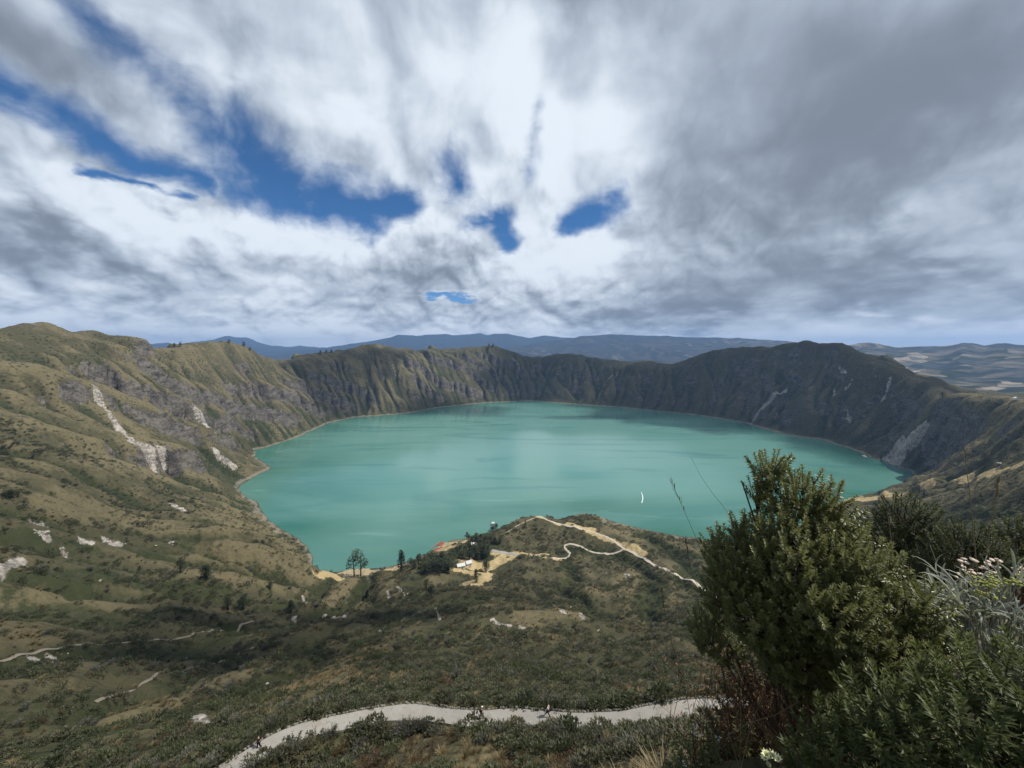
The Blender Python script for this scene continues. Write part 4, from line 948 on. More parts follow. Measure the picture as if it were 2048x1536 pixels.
# ------------------------------------------------------------------ scrub on the slopes
def scrub(kind,seed):
    random.seed(seed); m=MB()
    if kind=='spike':
        for i in range(22):
            a=random.uniform(0,6.28); rr_=random.random()**.5*.75; b=Vector((math.cos(a)*rr_,math.sin(a)*rr_,0)); h=random.uniform(.75,1.25)*(1.1-rr_*.5)
            d=(U+Vector((b.x,b.y,0))*.35+rv(.12)).normalized()
            for j in range(7):
                q=b+d*h*(.35+.65*j/7); e=(rv()+d*.9).normalized(); m.leaf(q,e,U,.24,.10,.2,0,j/7)
    elif kind=='round':
        for i in range(170):
            u=rv().normalized(); u.z=abs(u.z); p=Vector((u.x*.8,u.y*.8,u.z*.85))*random.uniform(.7,1.05)
            m.leaf(p,(u+rv(.8)).normalized(),U,random.uniform(.16,.30),random.uniform(.10,.17),.2,.1,max(0,u.z))
    elif kind=='feather':
        for i in range(60):
            a=random.uniform(0,6.28); t=random.uniform(.15,.9); d=Vector((math.cos(a)*t,math.sin(a)*t,1.)).normalized(); L=random.uniform(.7,1.2)
            m.leaf(Vector((0,0,0))+d*.2,d,U,L*.85,.035)
            for j in range(4):
                q=d*L*(.4+.15*j); m.leaf(q,(d+rv(.8)).normalized(),U,.22,.06,.1,.1,j/5)
    elif kind=='tussock':
        for i in range(75):
            a=random.uniform(0,6.28); t=random.uniform(.1,1.0); d=Vector((math.cos(a)*t,math.sin(a)*t,1.)).normalized(); L=random.uniform(.6,1.05)
            b=Vector((math.cos(a),math.sin(a),0))*.12*random.random(); mid=b+d*L*.6; e=mid+(d+Vector((math.cos(a),math.sin(a),-.5))*.6).normalized()*L*.5
            s_=Vector((-math.sin(a),math.cos(a),0))*.022
            m.face([b-s_,b+s_,mid+s_*.8,mid-s_*.8]); m.face([mid-s_*.8,mid+s_*.8,e])
    elif kind=='brush':
        for i in range(90):
            d=(rv()+U*.5).normalized(); d.z=abs(d.z); L=random.uniform(.4,1.); s_=rv(.018)
            q=d*L; m.face([Vector((0,0,0))-s_,Vector((0,0,0))+s_,q]); m.leaf(q*.8,(d+rv(.7)).normalized(),U,.2,.06)
    return m
KINDS=[('spike','scrubgreen'),('round','scrubolive'),('feather','scrubgrey'),('tussock','straw'),('brush','rust'),('round','scrubgreen'),('round','treeleaf')]
protos=[]
pc=bpy.data.collections.new('scrub_kinds')
for i,(k,mt) in enumerate(KINDS):
    me=scrub(k,100+i).mesh('scrub_kind',M[mt]); protos.append(me)
    o=bpy.data.objects.new('scrub_%d_%s'%(i,k),me); pc.objects.link(o)
def field_at(A,x,y):
    r=np.hypot(x,y); a=np.degrees(np.arctan2(x,y)); j=np.clip(((a+76)/.16).round().astype(int),0,949); i=np.clip(np.searchsorted(rr,r),0,len(rr)-1)
    return A[i,j]
def sample(r0,r1,dens_,seed,az0=-60,az1=60):
    g=np.random.default_rng(seed); n=int(dens_*.5*math.radians(az1-az0)*(r1*r1-r0*r0))
    r=np.sqrt(g.uniform(r0*r0,r1*r1,n)); a=np.radians(g.uniform(az0,az1,n)); x=np.sin(a)*r; y=np.cos(a)*r
    return x,y,g
def on_trail(x,y):
    d=line_dist(x,y,path_ln,10)<PATH_W+.5
    for q in TRAILS: d|=line_dist(x,y,q,20)<3.0
    return d
TRAILS=[draped(p,4.) for p in ([(1062,1029),(1106,1044),(1160,1058),(1200,1069),(1247,1097),(1300,1125),(1358,1151),(1415,1184)],[(1246,1098),(1222,1108),(1185,1104),(1163,1093),(1137,1088),(1128,1090),(1141,1110),(1118,1117),(1080,1112)],[(982,1101),(1036,1110)])]
def choose(x,y,g,r):
    dry=field_at(A_dry,x,y); moist=field_at(A_moist,x,y); u=g.random(len(x)); patch=fbm(x/22,y/22,3,131); patch2=fbm(x/60,y/60,2,133)
    k=np.where(u<.34,1,np.where(u<.56,2,np.where(u<.70,0,np.where(u<.86,5,3))))
    k=np.where((patch>.18)&(u<.75),4,k)
    k=np.where((dry>.62)&(u<.8)&(patch2>-.2),3,k)
    k=np.where((moist>.55)&(u<.65),np.where(u<.35,5,1),k)
    k=np.where((patch<-.25)&(u<.6),0,k)
    return k
allp=[]
for r0,r1,dn,s0,s1,seed in [(25,44,1.6,.6,1.5,9),(44,75,1.0,.5,1.35,1),(75,160,.62,.6,1.8,2),(160,400,.12,.8,3.0,3),(400,950,.042,1.2,4.2,4)]:
    x,y,g=sample(r0,r1,dn,seed); z=height(x,y)
    bare=field_at(A_bare,x,y); sand=field_at(A_sand,x,y); dry=field_at(A_dry,x,y); rock=field_at(A_rock,x,y)
    thin=sstep(-.30,.22,fbm(x/(10+r0*.16),y/(10+r0*.16),4,141))
    keep_=(z>2.5)&(bare<.35)&(sand<.4)&(rock<.5)&~on_trail(x,y)&(g.random(len(x))<(np.where(r0>60,.12,.5)+np.where(r0>60,.88,.5)*thin)*(1-.45*np.clip(dry-.5,0,.5)*2*(r0>150)))
    x,y,z=x[keep_],y[keep_],z[keep_]
    k=choose(x,y,g,r0); s_=g.uniform(s0,s1,len(x))*np.exp(g.normal(0,.18,len(x)))
    s_=np.where((k==3)|(k==4),s_*.75,s_)
    allp.append(np.c_[x,y,z-.06*s_,k,s_,g.uniform(0,6.28,len(x))])
# short grass and herbs on the ledge around the bushes
x,y,g=sample(1.3,26,4.5,15,8,110); keep_=(fbm(x/1.4,y/1.4,3,151)>-.25)&~on_trail(x,y); x,y=x[keep_],y[keep_]
allp.append(np.c_[x,y,height(x,y)-.02,g.choice([3,3,3,4,1,2],len(x)),g.uniform(.12,.34,len(x)),g.uniform(0,6.28,len(x))])
# taller dark growth right along the outer edge of the path
g=np.random.default_rng(77); e=[]
for i in range(0,len(path_ln)):
    t=tangent(path_ln,i); nn=np.array([-t[1],t[0]])
    for _ in range(3):
        q=path_ln[i][:2]+nn*(PATH_W+g.uniform(1.0,4.0)); e.append((q[0],q[1],H1(*q)-.1,g.choice([1,5,5,2,6]),g.uniform(1.0,1.9),g.uniform(0,6.28)))
    for _ in range(3):
        q=path_ln[i][:2]-nn*(PATH_W+g.uniform(.15,2.4)); e.append((q[0],q[1],H1(*q)-.1,g.choice([0,2,2,4,1]),g.uniform(.7,1.35),g.uniform(0,6.28)))
allp.append(np.array(e)); AP=np.concatenate(allp)
RP=np.hypot(AP[:,0],AP[:,1])
# the scrub one can tell apart stands as plants of its own
inv=np.abs(np.degrees(np.arctan2(AP[:,0],AP[:,1])))<47
zc_=AP[:,1]*CP-(AP[:,2]-H)*SP; yc_=-(AP[:,1]*SP+(AP[:,2]-H)*CP); pyy=768+F*yc_/zc_; pxx=1024+F*AP[:,0]/zc_
show=inv&(RP>27)&(pyy<1560)&(pxx>-20)&(pxx<1500)&(pyy>1395)
vis_i=np.where(show)[0]; sizes=AP[vis_i,4]/RP[vis_i]; vis_i=vis_i[np.argsort(-sizes)][:290]
NAMES=[('spiky_shrub','upright spiky green shrub on the slope by the stone-edged footpath','shrub'),('rounded_shrub','rounded olive shrub on the slope by the stone-edged footpath','shrub'),('feathery_shrub','feathery grey-green shrub on the slope by the stone-edged footpath','shrub'),
       ('grass_tussock','straw-coloured grass tussock on the slope by the stone-edged footpath','grass tussock'),('dry_brush','rusty dry brush on the slope by the stone-edged footpath','brush'),('rounded_shrub','rounded fresh green shrub on the slope by the stone-edged footpath','shrub'),('rounded_shrub','rounded blackish green shrub along the stone-edged footpath','shrub')]
GR=['spiky shrubs by the path','olive shrubs by the path','grey feathery shrubs by the path','tussocks by the path','dry brush by the path','fresh green shrubs by the path','dark shrubs by the path']
for i in vis_i:
    x,y,z,k,s_,a=AP[i]; k=int(k); n_,l_,c_=NAMES[k]
    o=bpy.data.objects.new(n_,protos[k]); o.location=(x,y,z); o.rotation_euler=(random.uniform(-.1,.1),random.uniform(-.1,.1),a); o.scale=(s_,s_,s_*random.uniform(.8,1.2)); link(o,label=l_,cat=c_,group=GR[k])
rest=np.ones(len(AP),bool); rest[vis_i]=False; AP=AP[rest]
def scatter(name,A,coll,n_kinds):
    me=bpy.data.meshes.new(name); me.vertices.add(len(A)); me.vertices.foreach_set('co',A[:,:3].astype(np.float32).ravel())
    for nm,ty,v_ in (('kind_index','INT',A[:,3].astype(np.int32)),('size','FLOAT',A[:,4].astype(np.float32)),('turn','FLOAT',A[:,5].astype(np.float32))):
        me.attributes.new(nm,ty,'POINT').data.foreach_set('value',v_)
    ob=bpy.data.objects.new(name,me); link(ob,'stuff')
    t=bpy.data.node_groups.new(name,'GeometryNodeTree'); t.interface.new_socket('Geometry',in_out='INPUT',socket_type='NodeSocketGeometry'); t.interface.new_socket('Geometry',in_out='OUTPUT',socket_type='NodeSocketGeometry')
    nd=t.nodes; gi=nd.new('NodeGroupInput'); go=nd.new('NodeGroupOutput'); ip=nd.new('GeometryNodeInstanceOnPoints'); ci=nd.new('GeometryNodeCollectionInfo')
    ci.inputs['Collection'].default_value=coll; ci.inputs['Separate Children'].default_value=True; ci.inputs['Reset Children'].default_value=True
    def na(n_,ty):
        q=nd.new('GeometryNodeInputNamedAttribute'); q.data_type=ty; q.inputs['Name'].default_value=n_; return q.outputs['Attribute']
    cx_=nd.new('ShaderNodeCombineXYZ'); t.links.new(na('turn','FLOAT'),cx_.inputs[2])
    ip.inputs['Pick Instance'].default_value=True
    t.links.new(gi.outputs[0],ip.inputs['Points']); t.links.new(ci.outputs[0],ip.inputs['Instance']); t.links.new(na('kind_index','INT'),ip.inputs['Instance Index'])
    t.links.new(cx_.outputs[0],ip.inputs['Rotation']); t.links.new(na('size','FLOAT'),ip.inputs['Scale']); t.links.new(ip.outputs[0],go.inputs[0])
    md=ob.modifiers.new('scatter','NODES'); md.node_group=t; return ob
scatter('scrub',AP,pc,len(KINDS))

# ------------------------------------------------------------------ clouds overhead, out of the picture, that shade the ground
def cloud(g,rx,ry,rz,alt,seed,label,thick=1.):
    """a flat-based heap of cloud standing between the sun and the ground point g"""
    c=np.array([g[0],g[1],0.])+np.array(SD)*(alt/SD.z)
    bm=bmesh.new(); bmesh.ops.create_icosphere(bm,subdivisions=5,radius=1)
    v_=np.array([tuple(q.co) for q in bm.verts]); n=fbm(v_[:,0]*1.7+seed*3.1,v_[:,1]*1.7+v_[:,2],4,200+seed); n2=fbm(v_[:,0]*5,v_[:,1]*5+v_[:,2]*3,3,230+seed)
    k=1+.62*n+.22*n2
    for q,kk in zip(bm.verts,k):
        q.co=Vector((q.co.x*rx*kk,q.co.y*ry*kk,max(q.co.z,-.35)*rz*kk))
    me=bpy.data.meshes.new('cloud'); bm.to_mesh(me); bm.free(); me.materials.append(M['cloud'])
    o=bpy.data.objects.new('cloud',me); o.location=c; o.color=(1,1,1,thick); link(o,label=label,cat='cloud')
cm=bpy.data.materials.new('cloud_vapour'); cm.use_nodes=True; N=NT(cm.node_tree)
N.n('ShaderNodeOutputMaterial',{'Volume':N.n('ShaderNodeVolumePrincipled',{'Color':(1,1,1,1),'Density':N.m('MULTIPLY',N.n('ShaderNodeObjectInfo').outputs['Alpha'],.0042),'Anisotropy':.4}).outputs[0]}); M['cloud']=cm
CLOUDS=[((60,120),620,300,330,3800,1,'broad cloud overhead shading the scrub and the footpath',.05),((-520,330),420,260,300,3900,2,'cloud overhead shading the lower left slope',.08),((1150,2350),760,560,330,4600,3,'large cloud shading the dark right-hand crater wall'),
        ((250,2950),620,330,300,5200,4,'cloud shading the middle of the far crater wall'),((-330,2330),330,210,240,3900,5,'cloud shading the far left of the lake'),((1500,1500),330,420,260,4000,6,'cloud shading the right shore of the lake'),((-1150,2200),280,330,240,3900,7,'cloud shading part of the left crater wall'),((480,2060),300,70,150,4000,8,'long thin cloud shading a streak of the lake')]
for c_ in CLOUDS: cloud(*c_)
# ------------------------------------------------------------------ trees
def tree_meshes(kind,seed):
    random.seed(seed); t=MB(); c=MB()
    if kind=='gum':          # tall, forked, with separate clumps
        forks=[Vector((-.10,0,0)),Vector((.10,.03,0))]
        for f in forks:
            top=Vector((f.x*1.3,f.y,.80)); t.tube([f+Vector((0,0,-.03)),f*1.1+Vector((0,0,.35)),top],[.026,.019,.008],6)
        cl=[(0,0,.9,.15),(.08,.04,.82,.14),(-.09,-.03,.80,.13),(.0,.08,.72,.15),(-.14,0,.66,.12),(.14,-.02,.68,.12),(-.24,.02,.55,.09),(.23,.03,.52,.09),(-.27,0,.42,.08),(.2,-.08,.40,.07),(.27,.05,.44,.07),(-.05,-.1,.58,.12),(.05,.1,.55,.11)]
        for x,y,z,r in cl:
            t.tube([Vector((x*.2,y*.2,z-.16)),Vector((x*.7,y*.7,z-.06)),Vector((x,y,z))],[.008,.006,.003],4)
            for i in range(42):
                u=rv().normalized(); p=Vector((x,y,z))+Vector((u.x*r,u.y*r,u.z*r*.72))*random.uniform(.5,1.05); c.leaf(p,(u+rv(.9)).normalized(),U,random.uniform(.04,.075),random.uniform(.025,.045),.2,.1,max(0,u.z))
    else:
        t.tube([(0,0,-.05),(.01,0,.3),(0,.01,.75)],[.045,.034,.012],6)
        nb=16 if kind=='broad' else 14
        for i in range(nb):
            a=random.uniform(0,6.28)
            if kind=='broad': z=random.uniform(.32,.85); rr_=random.uniform(.05,.30)*(1.25-z); r=random.uniform(.12,.19)
            else: z=.14+.80*i/nb; rr_=random.uniform(.02,.13)*(1.15-z); r=.17*(1.12-z)+.03
            x,y=math.cos(a)*rr_,math.sin(a)*rr_
            t.tube([Vector((0,0,max(.1,z-.18))),Vector((x,y,z))],[.012,.004],4)
            for _ in range(34):
                u=rv().normalized(); p=Vector((x,y,z))+u*r*random.uniform(.55,1.05); c.leaf(p,(u+rv(.9)).normalized(),U,random.uniform(.05,.10),random.uniform(.035,.06),.2,.1,max(0,u.z))
    return t.mesh('trunk',M['wood'],True),c.mesh('crown',M['treeleaf'])
TREE={k:[tree_meshes(k,300+i*7+s_) for s_ in range(3)] for i,k in enumerate(('gum','broad','cone'))}
def tree(px,py,hpx,kind,label,name='tree',group=None,rmin=60,wide=1.,k=0,cat='tree'):
    g_=ground_px(px,py,rmin); d=math.hypot(g_[0],g_[1],g_[2]-H); ax=np.dot(g_-[0,0,H],[0,CP,-SP])
    dep=math.asin((H-g_[2])/d); h=hpx*ax/F/max(math.cos(dep),.3)
    r_=empty(name,(g_[0],g_[1],g_[2]-.02*h),random.uniform(0,6.28) if kind!='gum' else .2,label=label,cat=cat,group=group)
    tm,cm_=TREE[kind][k%3]; S_=Matrix.Diagonal((h*wide,h*wide,h,1)); child('trunk',tm,r_,S_); child('crown',cm_,r_,S_.copy()); return r_
random.seed(44)
tree(715,1153,50,'gum','tall twin-trunked tree with a rounded crown standing alone on the near shore',k=0,rmin=300)
tree(803,1141,38,'cone','narrow dark tree leaning over the water right of the tall twin-trunked tree',k=1,rmin=300)
tree(853,1180,20,'broad','dark round tree below the shore grove, upper one of two in the gully',rmin=300); tree(862,1192,22,'broad','dark round tree below the shore grove, lower one of two in the gully',k=1,rmin=300)
tree(952,1165,24,'cone','upright bushy tree at the foot of the yellow clearing',k=2,rmin=300); tree(972,1145,24,'broad','loose grey-green tree in the middle of the yellow clearing',k=2,rmin=300)
tree(456,1218,27,'broad','left one of the close pair of dark trees on the left slope',wide=1.0,k=0); tree(486,1218,27,'broad','right one of the close pair of dark trees on the left slope',wide=1.25,k=1)
tree(361,1145,30,'broad','dark tree on the left slope, upper left of two standing apart',k=2); tree(413,1158,28,'cone','dark tree on the left slope beside a pale rock, lower right of two',wide=1.5,k=0)
tree(541,1178,15,'broad','small dark tree on the tan slope above the bay',k=0); tree(582,1226,24,'cone','dark narrow tree above a pale boulder below the spur',wide=1.3,k=2)
tree(20,997,22,'broad','wide dark tree at the left edge of the photo',wide=1.6,k=1)
tree(1848,990,13,'broad','right one of two round bushes on the dry bench by the right shore',name='round_bush',wide=1.3,cat='bush'); tree(1832,992,10,'broad','left one of two round bushes on the dry bench by the right shore',name='round_bush',wide=1.3,k=1,cat='bush')
GROVE=[(838,1128,19),(850,1134,22),(862,1126,22),(872,1138,24),(884,1128,24),(890,1142,26),(899,1132,24),(905,1120,20),(912,1112,18),(880,1146,24),(866,1142,22),(850,1142,18),(830,1136,16),(822,1132,14),(897,1146,22),(920,1106,18),(931,1110,19),(940,1104,18),(950,1110,20),(960,1104,17),(968,1110,18),(976,1106,15),(925,1118,17),(938,1120,17),(955,1120,16),(972,1118,15),
       (944,1084,13),(953,1080,13),(962,1082,14),(972,1084,15),(982,1085,14),(937,1079,10),(990,1088,13),(1000,1086,11),(960,1090,13),(975,1094,14),(934,1072,8),(985,1062,10),(992,1056,9)]
for i,(a,b,h_) in enumerate(GROVE):
    tree(a,b,h_,'broad' if i%4 else 'cone','dark green tree in the grove behind the little beach','tree','trees of the shore grove',300,1.55,i)
for i,(a,b,h_,lab) in enumerate([(349,692,7,'small tree on the left skyline just right of the gap, left of two'),(361,690,8,'small tree on the left skyline just right of the gap, right of two'),(458,683,6,'lone little tree on top of the flat left summit'),(488,690,8,'little tree on the right shoulder of the flat left summit'),(500,699,6,'little tree farthest down the right shoulder of the left summit'),
     (585,716,5,'tiny tree alone on the low saddle left of the middle'),(641,706,7,'left one of three trees in a row on the far rim'),(653,704,6,'middle one of three trees in a row on the far rim'),(663,703,6,'right one of three trees in a row on the far rim'),(978,693,7,'left one of two tiny trees on the middle summit of the far rim'),(986,692,6,'right one of two tiny trees on the middle summit of the far rim'),(1885,792,11,'dark tree in the saddle of the right rim')]):
    tree(a,b+3,h_+2,'broad',lab,'tree',None,700,1.1,i)
# ------------------------------------------------------------------ boulders and pale rocks
M['rock']=material('pale_rock',(.34,.315,.285),.95,.1)
def rock_mesh(seed):
    random.seed(seed); bm=bmesh.new(); bmesh.ops.create_icosphere(bm,subdivisions=2,radius=1)
    cut=[(rv().normalized(),random.uniform(.55,.85)) for _ in range(9)]
    for q in bm.verts:
        p=q.co.copy()
        for n_,d_ in cut:
            e=p.dot(n_)-d_
            if e>0: p-=n_*e
        q.co=p+rv(.04)
    me=bpy.data.meshes.new('boulder'); bm.to_mesh(me); bm.free(); me.materials.append(M['rock']); return me
RK=[rock_mesh(500+i) for i in range(6)]
def boulder(px,py,wpx,label,group=None,rmin=40,tall=.8,i=0):
    g_=ground_px(px,py,rmin); ax=np.dot(g_-[0,0,H],[0,CP,-SP]); s_=wpx*.5*ax/F
    o=bpy.data.objects.new('boulder',RK[i%6]); o.location=g_+[0,0,s_*.15]; o.rotation_euler=(random.uniform(-.3,.3),random.uniform(-.3,.3),random.uniform(0,6)); o.scale=(s_,s_*.8,s_*tall); link(o,label=label,cat='boulder',group=group)
random.seed(61)
for i,(a,b,w_,lab) in enumerate([(588,1238,13,'pale boulder at the foot of the narrow dark tree below the spur'),(402,1438,14,'pale pointed boulder on the lower left slope above the path'),(373,1318,8,'small pale boulder alone on the left slope between the two tracks'),(534,1368,7,'pale boulder among the scrub up left of the path'),(650,1232,9,'left one of three pale rocks in the gully left of the middle'),(667,1236,9,'middle one of three pale rocks in the gully left of the middle'),(688,1234,11,'right one of three pale rocks in the gully left of the middle'),
    (1256,1152,9,'bright boulder on the scrub slope below the promontory track'),(1213,1147,4,'small bright stone below the winding track'),(1290,1172,5,'small pale stone on the slope right of the bright boulder'),(92,1066,12,'big pale block among the outcrops at the left'),(345,1086,8,'pale stone on the tan slope above the lone dark trees'),(312,1092,6,'pale flat stone left of another on the tan slope'),(200,1162,7,'pale stone lying on the dark green slope at the left'),(880,1240,9,'pale rocks at the head of the central gully'),(1998,928,9,'whitish block on the dry bench at the right'),(760,1264,8,'pale stones in the scrub near the middle'),(1730,914,12,'low rock islet off the right shore')]):
    boulder(a,b,w_,lab,None,40,.7 if i!=17 else .3,i)
for i in range(46):
    a,b=random.choice([(985,1245),(1005,1248),(1022,1250),(1040,1254),(1165,1238),(1130,1224),(80,1065),(165,1080),(215,1082),(240,1090),(130,1104),(30,1128),(95,1300),(60,1312),(130,1310),(300,1275),(410,1450),(425,1455),(1235,1244),(780,1190),(800,1180),(1190,1262)])
    boulder(a+random.gauss(0,9),b+random.gauss(0,4),random.uniform(2.2,5),'small pale rock among the bare outcrops of the near slopes','small pale outcrop rocks',40,.8,i)
# ------------------------------------------------------------------ the little landing: boats, jetty, huts
M['red']=material('kayak_red',(.55,.10,.055),.45,.4); M['orange']=material('kayak_orange',(.60,.20,.07),.45,.4); M['black']=material('black_rubber',(.015,.015,.015),.6,.3)
M['plank']=material('jetty_planks',(.24,.19,.14),.9,.1); M['whitewall']=material('whitewash',(.58,.56,.52),.85,.1); M['roof']=material('pale_roof_sheet',(.46,.47,.47),.6,.3); M['boatwhite']=material('boat_white',(.75,.75,.73),.5,.4)
def hull(L,Wd,Hh,n=9):
    m=MB(); rings=[]
    for i in range(n):
        t=i/(n-1)*2-1; w=Wd*.5*(1-abs(t)**2.4)+.015; y=t*L*.5; z0=Hh*.35*abs(t)**3
        rings.append([(-w,y,Hh*.62+z0),(-w*.72,y,z0+.06),(0,y,z0),(w*.72,y,z0+.06),(w,y,Hh*.62+z0),(w*.45,y,Hh*.9+z0*.6),(0,y,Hh+z0*.6),(-w*.45,y,Hh*.9+z0*.6)])
    k=len(m.v)
    for r_ in rings:
        for p in r_: m.v.append(p); m.t.append(0)
    for i in range(n-1):
        for j in range(8): m.f.append((k+i*8+j,k+i*8+(j+1)%8,k+(i+1)*8+(j+1)%8,k+(i+1)*8+j))
    m.f.append(tuple(k+j for j in reversed(range(8)))); m.f.append(tuple(k+(n-1)*8+j for j in range(8))); return m
KH=hull(7.5,1.9,.9); kh={c:KH.mesh('hull',M[c],True) for c in('red','orange')}
kc=MB(); kc.ball((0,0,.88),.55,1.0,.12,10,4); kcm=kc.mesh('cockpit',M['black'],True)
random.seed(71)
KAY=[(873,1091,'red'),(876,1090,'red'),(879,1088,'orange'),(882,1087,'red'),(885,1086,'red'),(888,1084,'orange'),(884,1089,'red'),(880,1091,'red'),(868,1101,'red'),(871,1100,'orange'),(874,1099,'red'),(877,1098,'red'),(880,1097,'orange'),(883,1096,'red'),(872,1103,'red'),(877,1101,'orange')]
for i,(a,b,c_) in enumerate(KAY):
    q=P(a,b,z=.35); x,y=q[0],q[1]; z=max(0,H1(x,y)+.1,float(field_at(TZ,np.array([x]),np.array([y]))[0])+.3)
    r_=empty('kayak',(x,y,z-.1),random.uniform(.9,1.3)+(0 if i%2 else .15),label='%s kayak drawn up with others at the little beach'%('red' if c_=='red' else 'orange'),cat='kayak',group='%s kayaks at the beach'%('red' if c_=='red' else 'orange'))
    child('hull',kh[c_],r_); child('cockpit',kcm,r_)
# jetty
ja=P(866,1098,z=.8); jb=P(888,1081,z=.8); d=jb-ja; L=np.linalg.norm(d); ang=math.atan2(d[1],d[0]); c_=(ja+jb)/2
jr=empty('jetty',tuple(c_),ang,label='low wooden jetty running along the kayaks at the little beach',cat='jetty')
off=np.array([math.sin(ang),-math.cos(ang)])*-4.5; jr.location=(c_[0]+off[0],c_[1]+off[1],.8)
pm_=MB(); pm_.box((0,0,0),.42,2.6,.10); pme=pm_.mesh('plank',M['plank'])
for i in range(int(L/.55)): child('plank',pme,jr,loc=(-L/2+.27+i*.55,0,random.uniform(-.01,.01)))
po=MB(); po.tube([(0,0,-3.0),(0,0,.5)],.12,6); pome=po.mesh('post',M['wood'])
for i in range(int(L/4)+1):
    for s_ in(-1,1): child('post',pome,jr,loc=(-L/2+.4+i*4,s_*1.15,0))
for s_ in(-1,1): b_=MB(); b_.box((0,s_*.9,-.15),L,.15,.2); b_.obj('beam',M['wood'],jr)
def hut(px,py,wpx,label,roofm,rz=0.,deep=.7,tall=.42,rmin=300,name='hut',gable=True):
    g_=ground_px(px,py,rmin); ax=np.dot(g_-[0,0,H],[0,CP,-SP]); w=wpx*ax/F; h=w*tall; dp=w*deep
    r_=empty(name,tuple(g_),rz,label=label,cat='hut'); b=MB(); b.box((0,0,h/2-.3),w,dp,h+.6); b.obj('wall',M['whitewall'],r_)
    f=MB(); e=.06*w
    if gable:
        rh=h*.6
        for s_ in(-1,1):
            a=[(-w/2-e,s_*(dp/2+e),h-.05),(w/2+e,s_*(dp/2+e),h-.05),(w/2+e,0,h+rh),(-w/2-e,0,h+rh)]
            b4=[(p[0],p[1],p[2]+.2) for p in a]; a_=a if s_<0 else a[::-1]; b_=b4 if s_<0 else b4[::-1]
            f.face(b_); f.face(a_[::-1])
            for i in range(4): f.face([a_[i],a_[(i+1)%4],b_[(i+1)%4],b_[i]])
        gb=MB()
        for s_ in(-1,1): gb.face([(s_*w/2,-dp/2,h),(s_*w/2,dp/2,h),(s_*w/2,0,h+rh)])
        gb.obj('gable',M['whitewall'],r_)
    else: f.box((0,0,h+.12),w+2*e,dp+2*e,.24)
    f.obj('roof',roofm,r_)
    dm=MB(); dm.box((w*.1,-dp/2-.03,h*.36),w*.14,.1,h*.72); dm.obj('door',M['wood'],r_)
    for s_ in(-.28,.32): wm=MB(); wm.box((w*s_,-dp/2-.02,h*.55),w*.12,.08,h*.3); wm.obj('window',M['black'],r_)
hut(922,1136,15,'low hut with a pale sheet roof at the top of the yellow clearing',M['roof'],.35,.6); hut(937,1131,11,'small hut with a tall pale roof beside the low one in the clearing',M['roof'],.5,.9,.6)
hut(948,1091,12,'flat white-roofed shed among the trees above the grove',M['whitewall'],-.15,.6,.3,gable=False); hut(986,1050,5,'tiny white lookout hut on the promontory edge over the water',M['whitewall'],.2,.8,.8)
hut(2032,800,9,'pale little building on top of the right rim',M['whitewall'],.9,.6,.4,700)
# boats on the lake
def boat(px,py,L,label,rz,mat):
    q=P(px,py,z=0); r_=empty('boat',(q[0],q[1],-.25),rz,label=label,cat='boat')
    hull(L,L*.30,L*.13).obj('hull',mat,r_,True); b=MB(); b.box((0,0,L*.145),L*.24,L*.10,.12); b.obj('seat',M['plank'],r_); b=MB(); b.ball((0,-L*.12,L*.2),L*.05,L*.06,L*.09,8,5); b.obj('outboard_motor',M['black'],r_)
    return q
bq=boat(1283,1004,8,'small white motor boat pulling a bright wake on the lake',math.pi*.96,M['boatwhite'])
boat(1220,809,9,'tiny white boat lying off the far shore',.4,M['boatwhite'])
M['foam']=material('wake_foam',(.72,.80,.78),.6,.3)
for pts,w0 in ([(1283.5,1006),(1285.5,999),(1285.5,992),(1282.5,984)],.6),:
    q=np.array(dens([P(a,b,z=.05) for a,b in pts],3.)); q=smooth_line(list(q),3.,4); n=len(q); t_=np.linspace(0,1,n)
    m=ribbon('wake',q,(w0+.7*t_)*(1-.75*t_**2)*(1+.5*np.sin(np.arange(n)*1.9)*.4),np.full(n,.06),M['foam'],.05); o=m.obj('boat_wake',M['foam']); o['kind']='stuff'
# ------------------------------------------------------------------ walkers on the footpath
M['skin']=material('skin',(.33,.19,.12),.6,.3); M['dark']=material('dark_cloth',(.016,.017,.020),.9,.1); M['navy']=material('navy_cloth',(.018,.022,.035),.9,.1); M['whitecloth']=material('white_cloth',(.75,.74,.72),.9,.1); M['hair']=material('dark_hair',(.012,.009,.007),.6,.2)
def skin_mesh(name,verts,edges,radii,mat,parent,root=0,sub=2):
    me=bpy.data.meshes.new(name); me.from_pydata(verts,edges,[]); o=bpy.data.objects.new(name,me); link(o,parent=parent)
    sk=o.modifiers.new('skin','SKIN'); 
    if not me.skin_vertices: 
        with bpy.context.temp_override(object=o): bpy.ops.mesh.customdata_skin_add()
    for i,r_ in enumerate(radii):
        me.skin_vertices[0].data[i].radius=r_ if hasattr(r_,'__len__') else (r_,r_); me.skin_vertices[0].data[i].use_root=(i==root)
    sk.use_smooth_shade=True; s_=o.modifiers.new('smooth','SUBSURF'); s_.levels=1; s_.render_levels=sub; me.materials.append(mat); return o
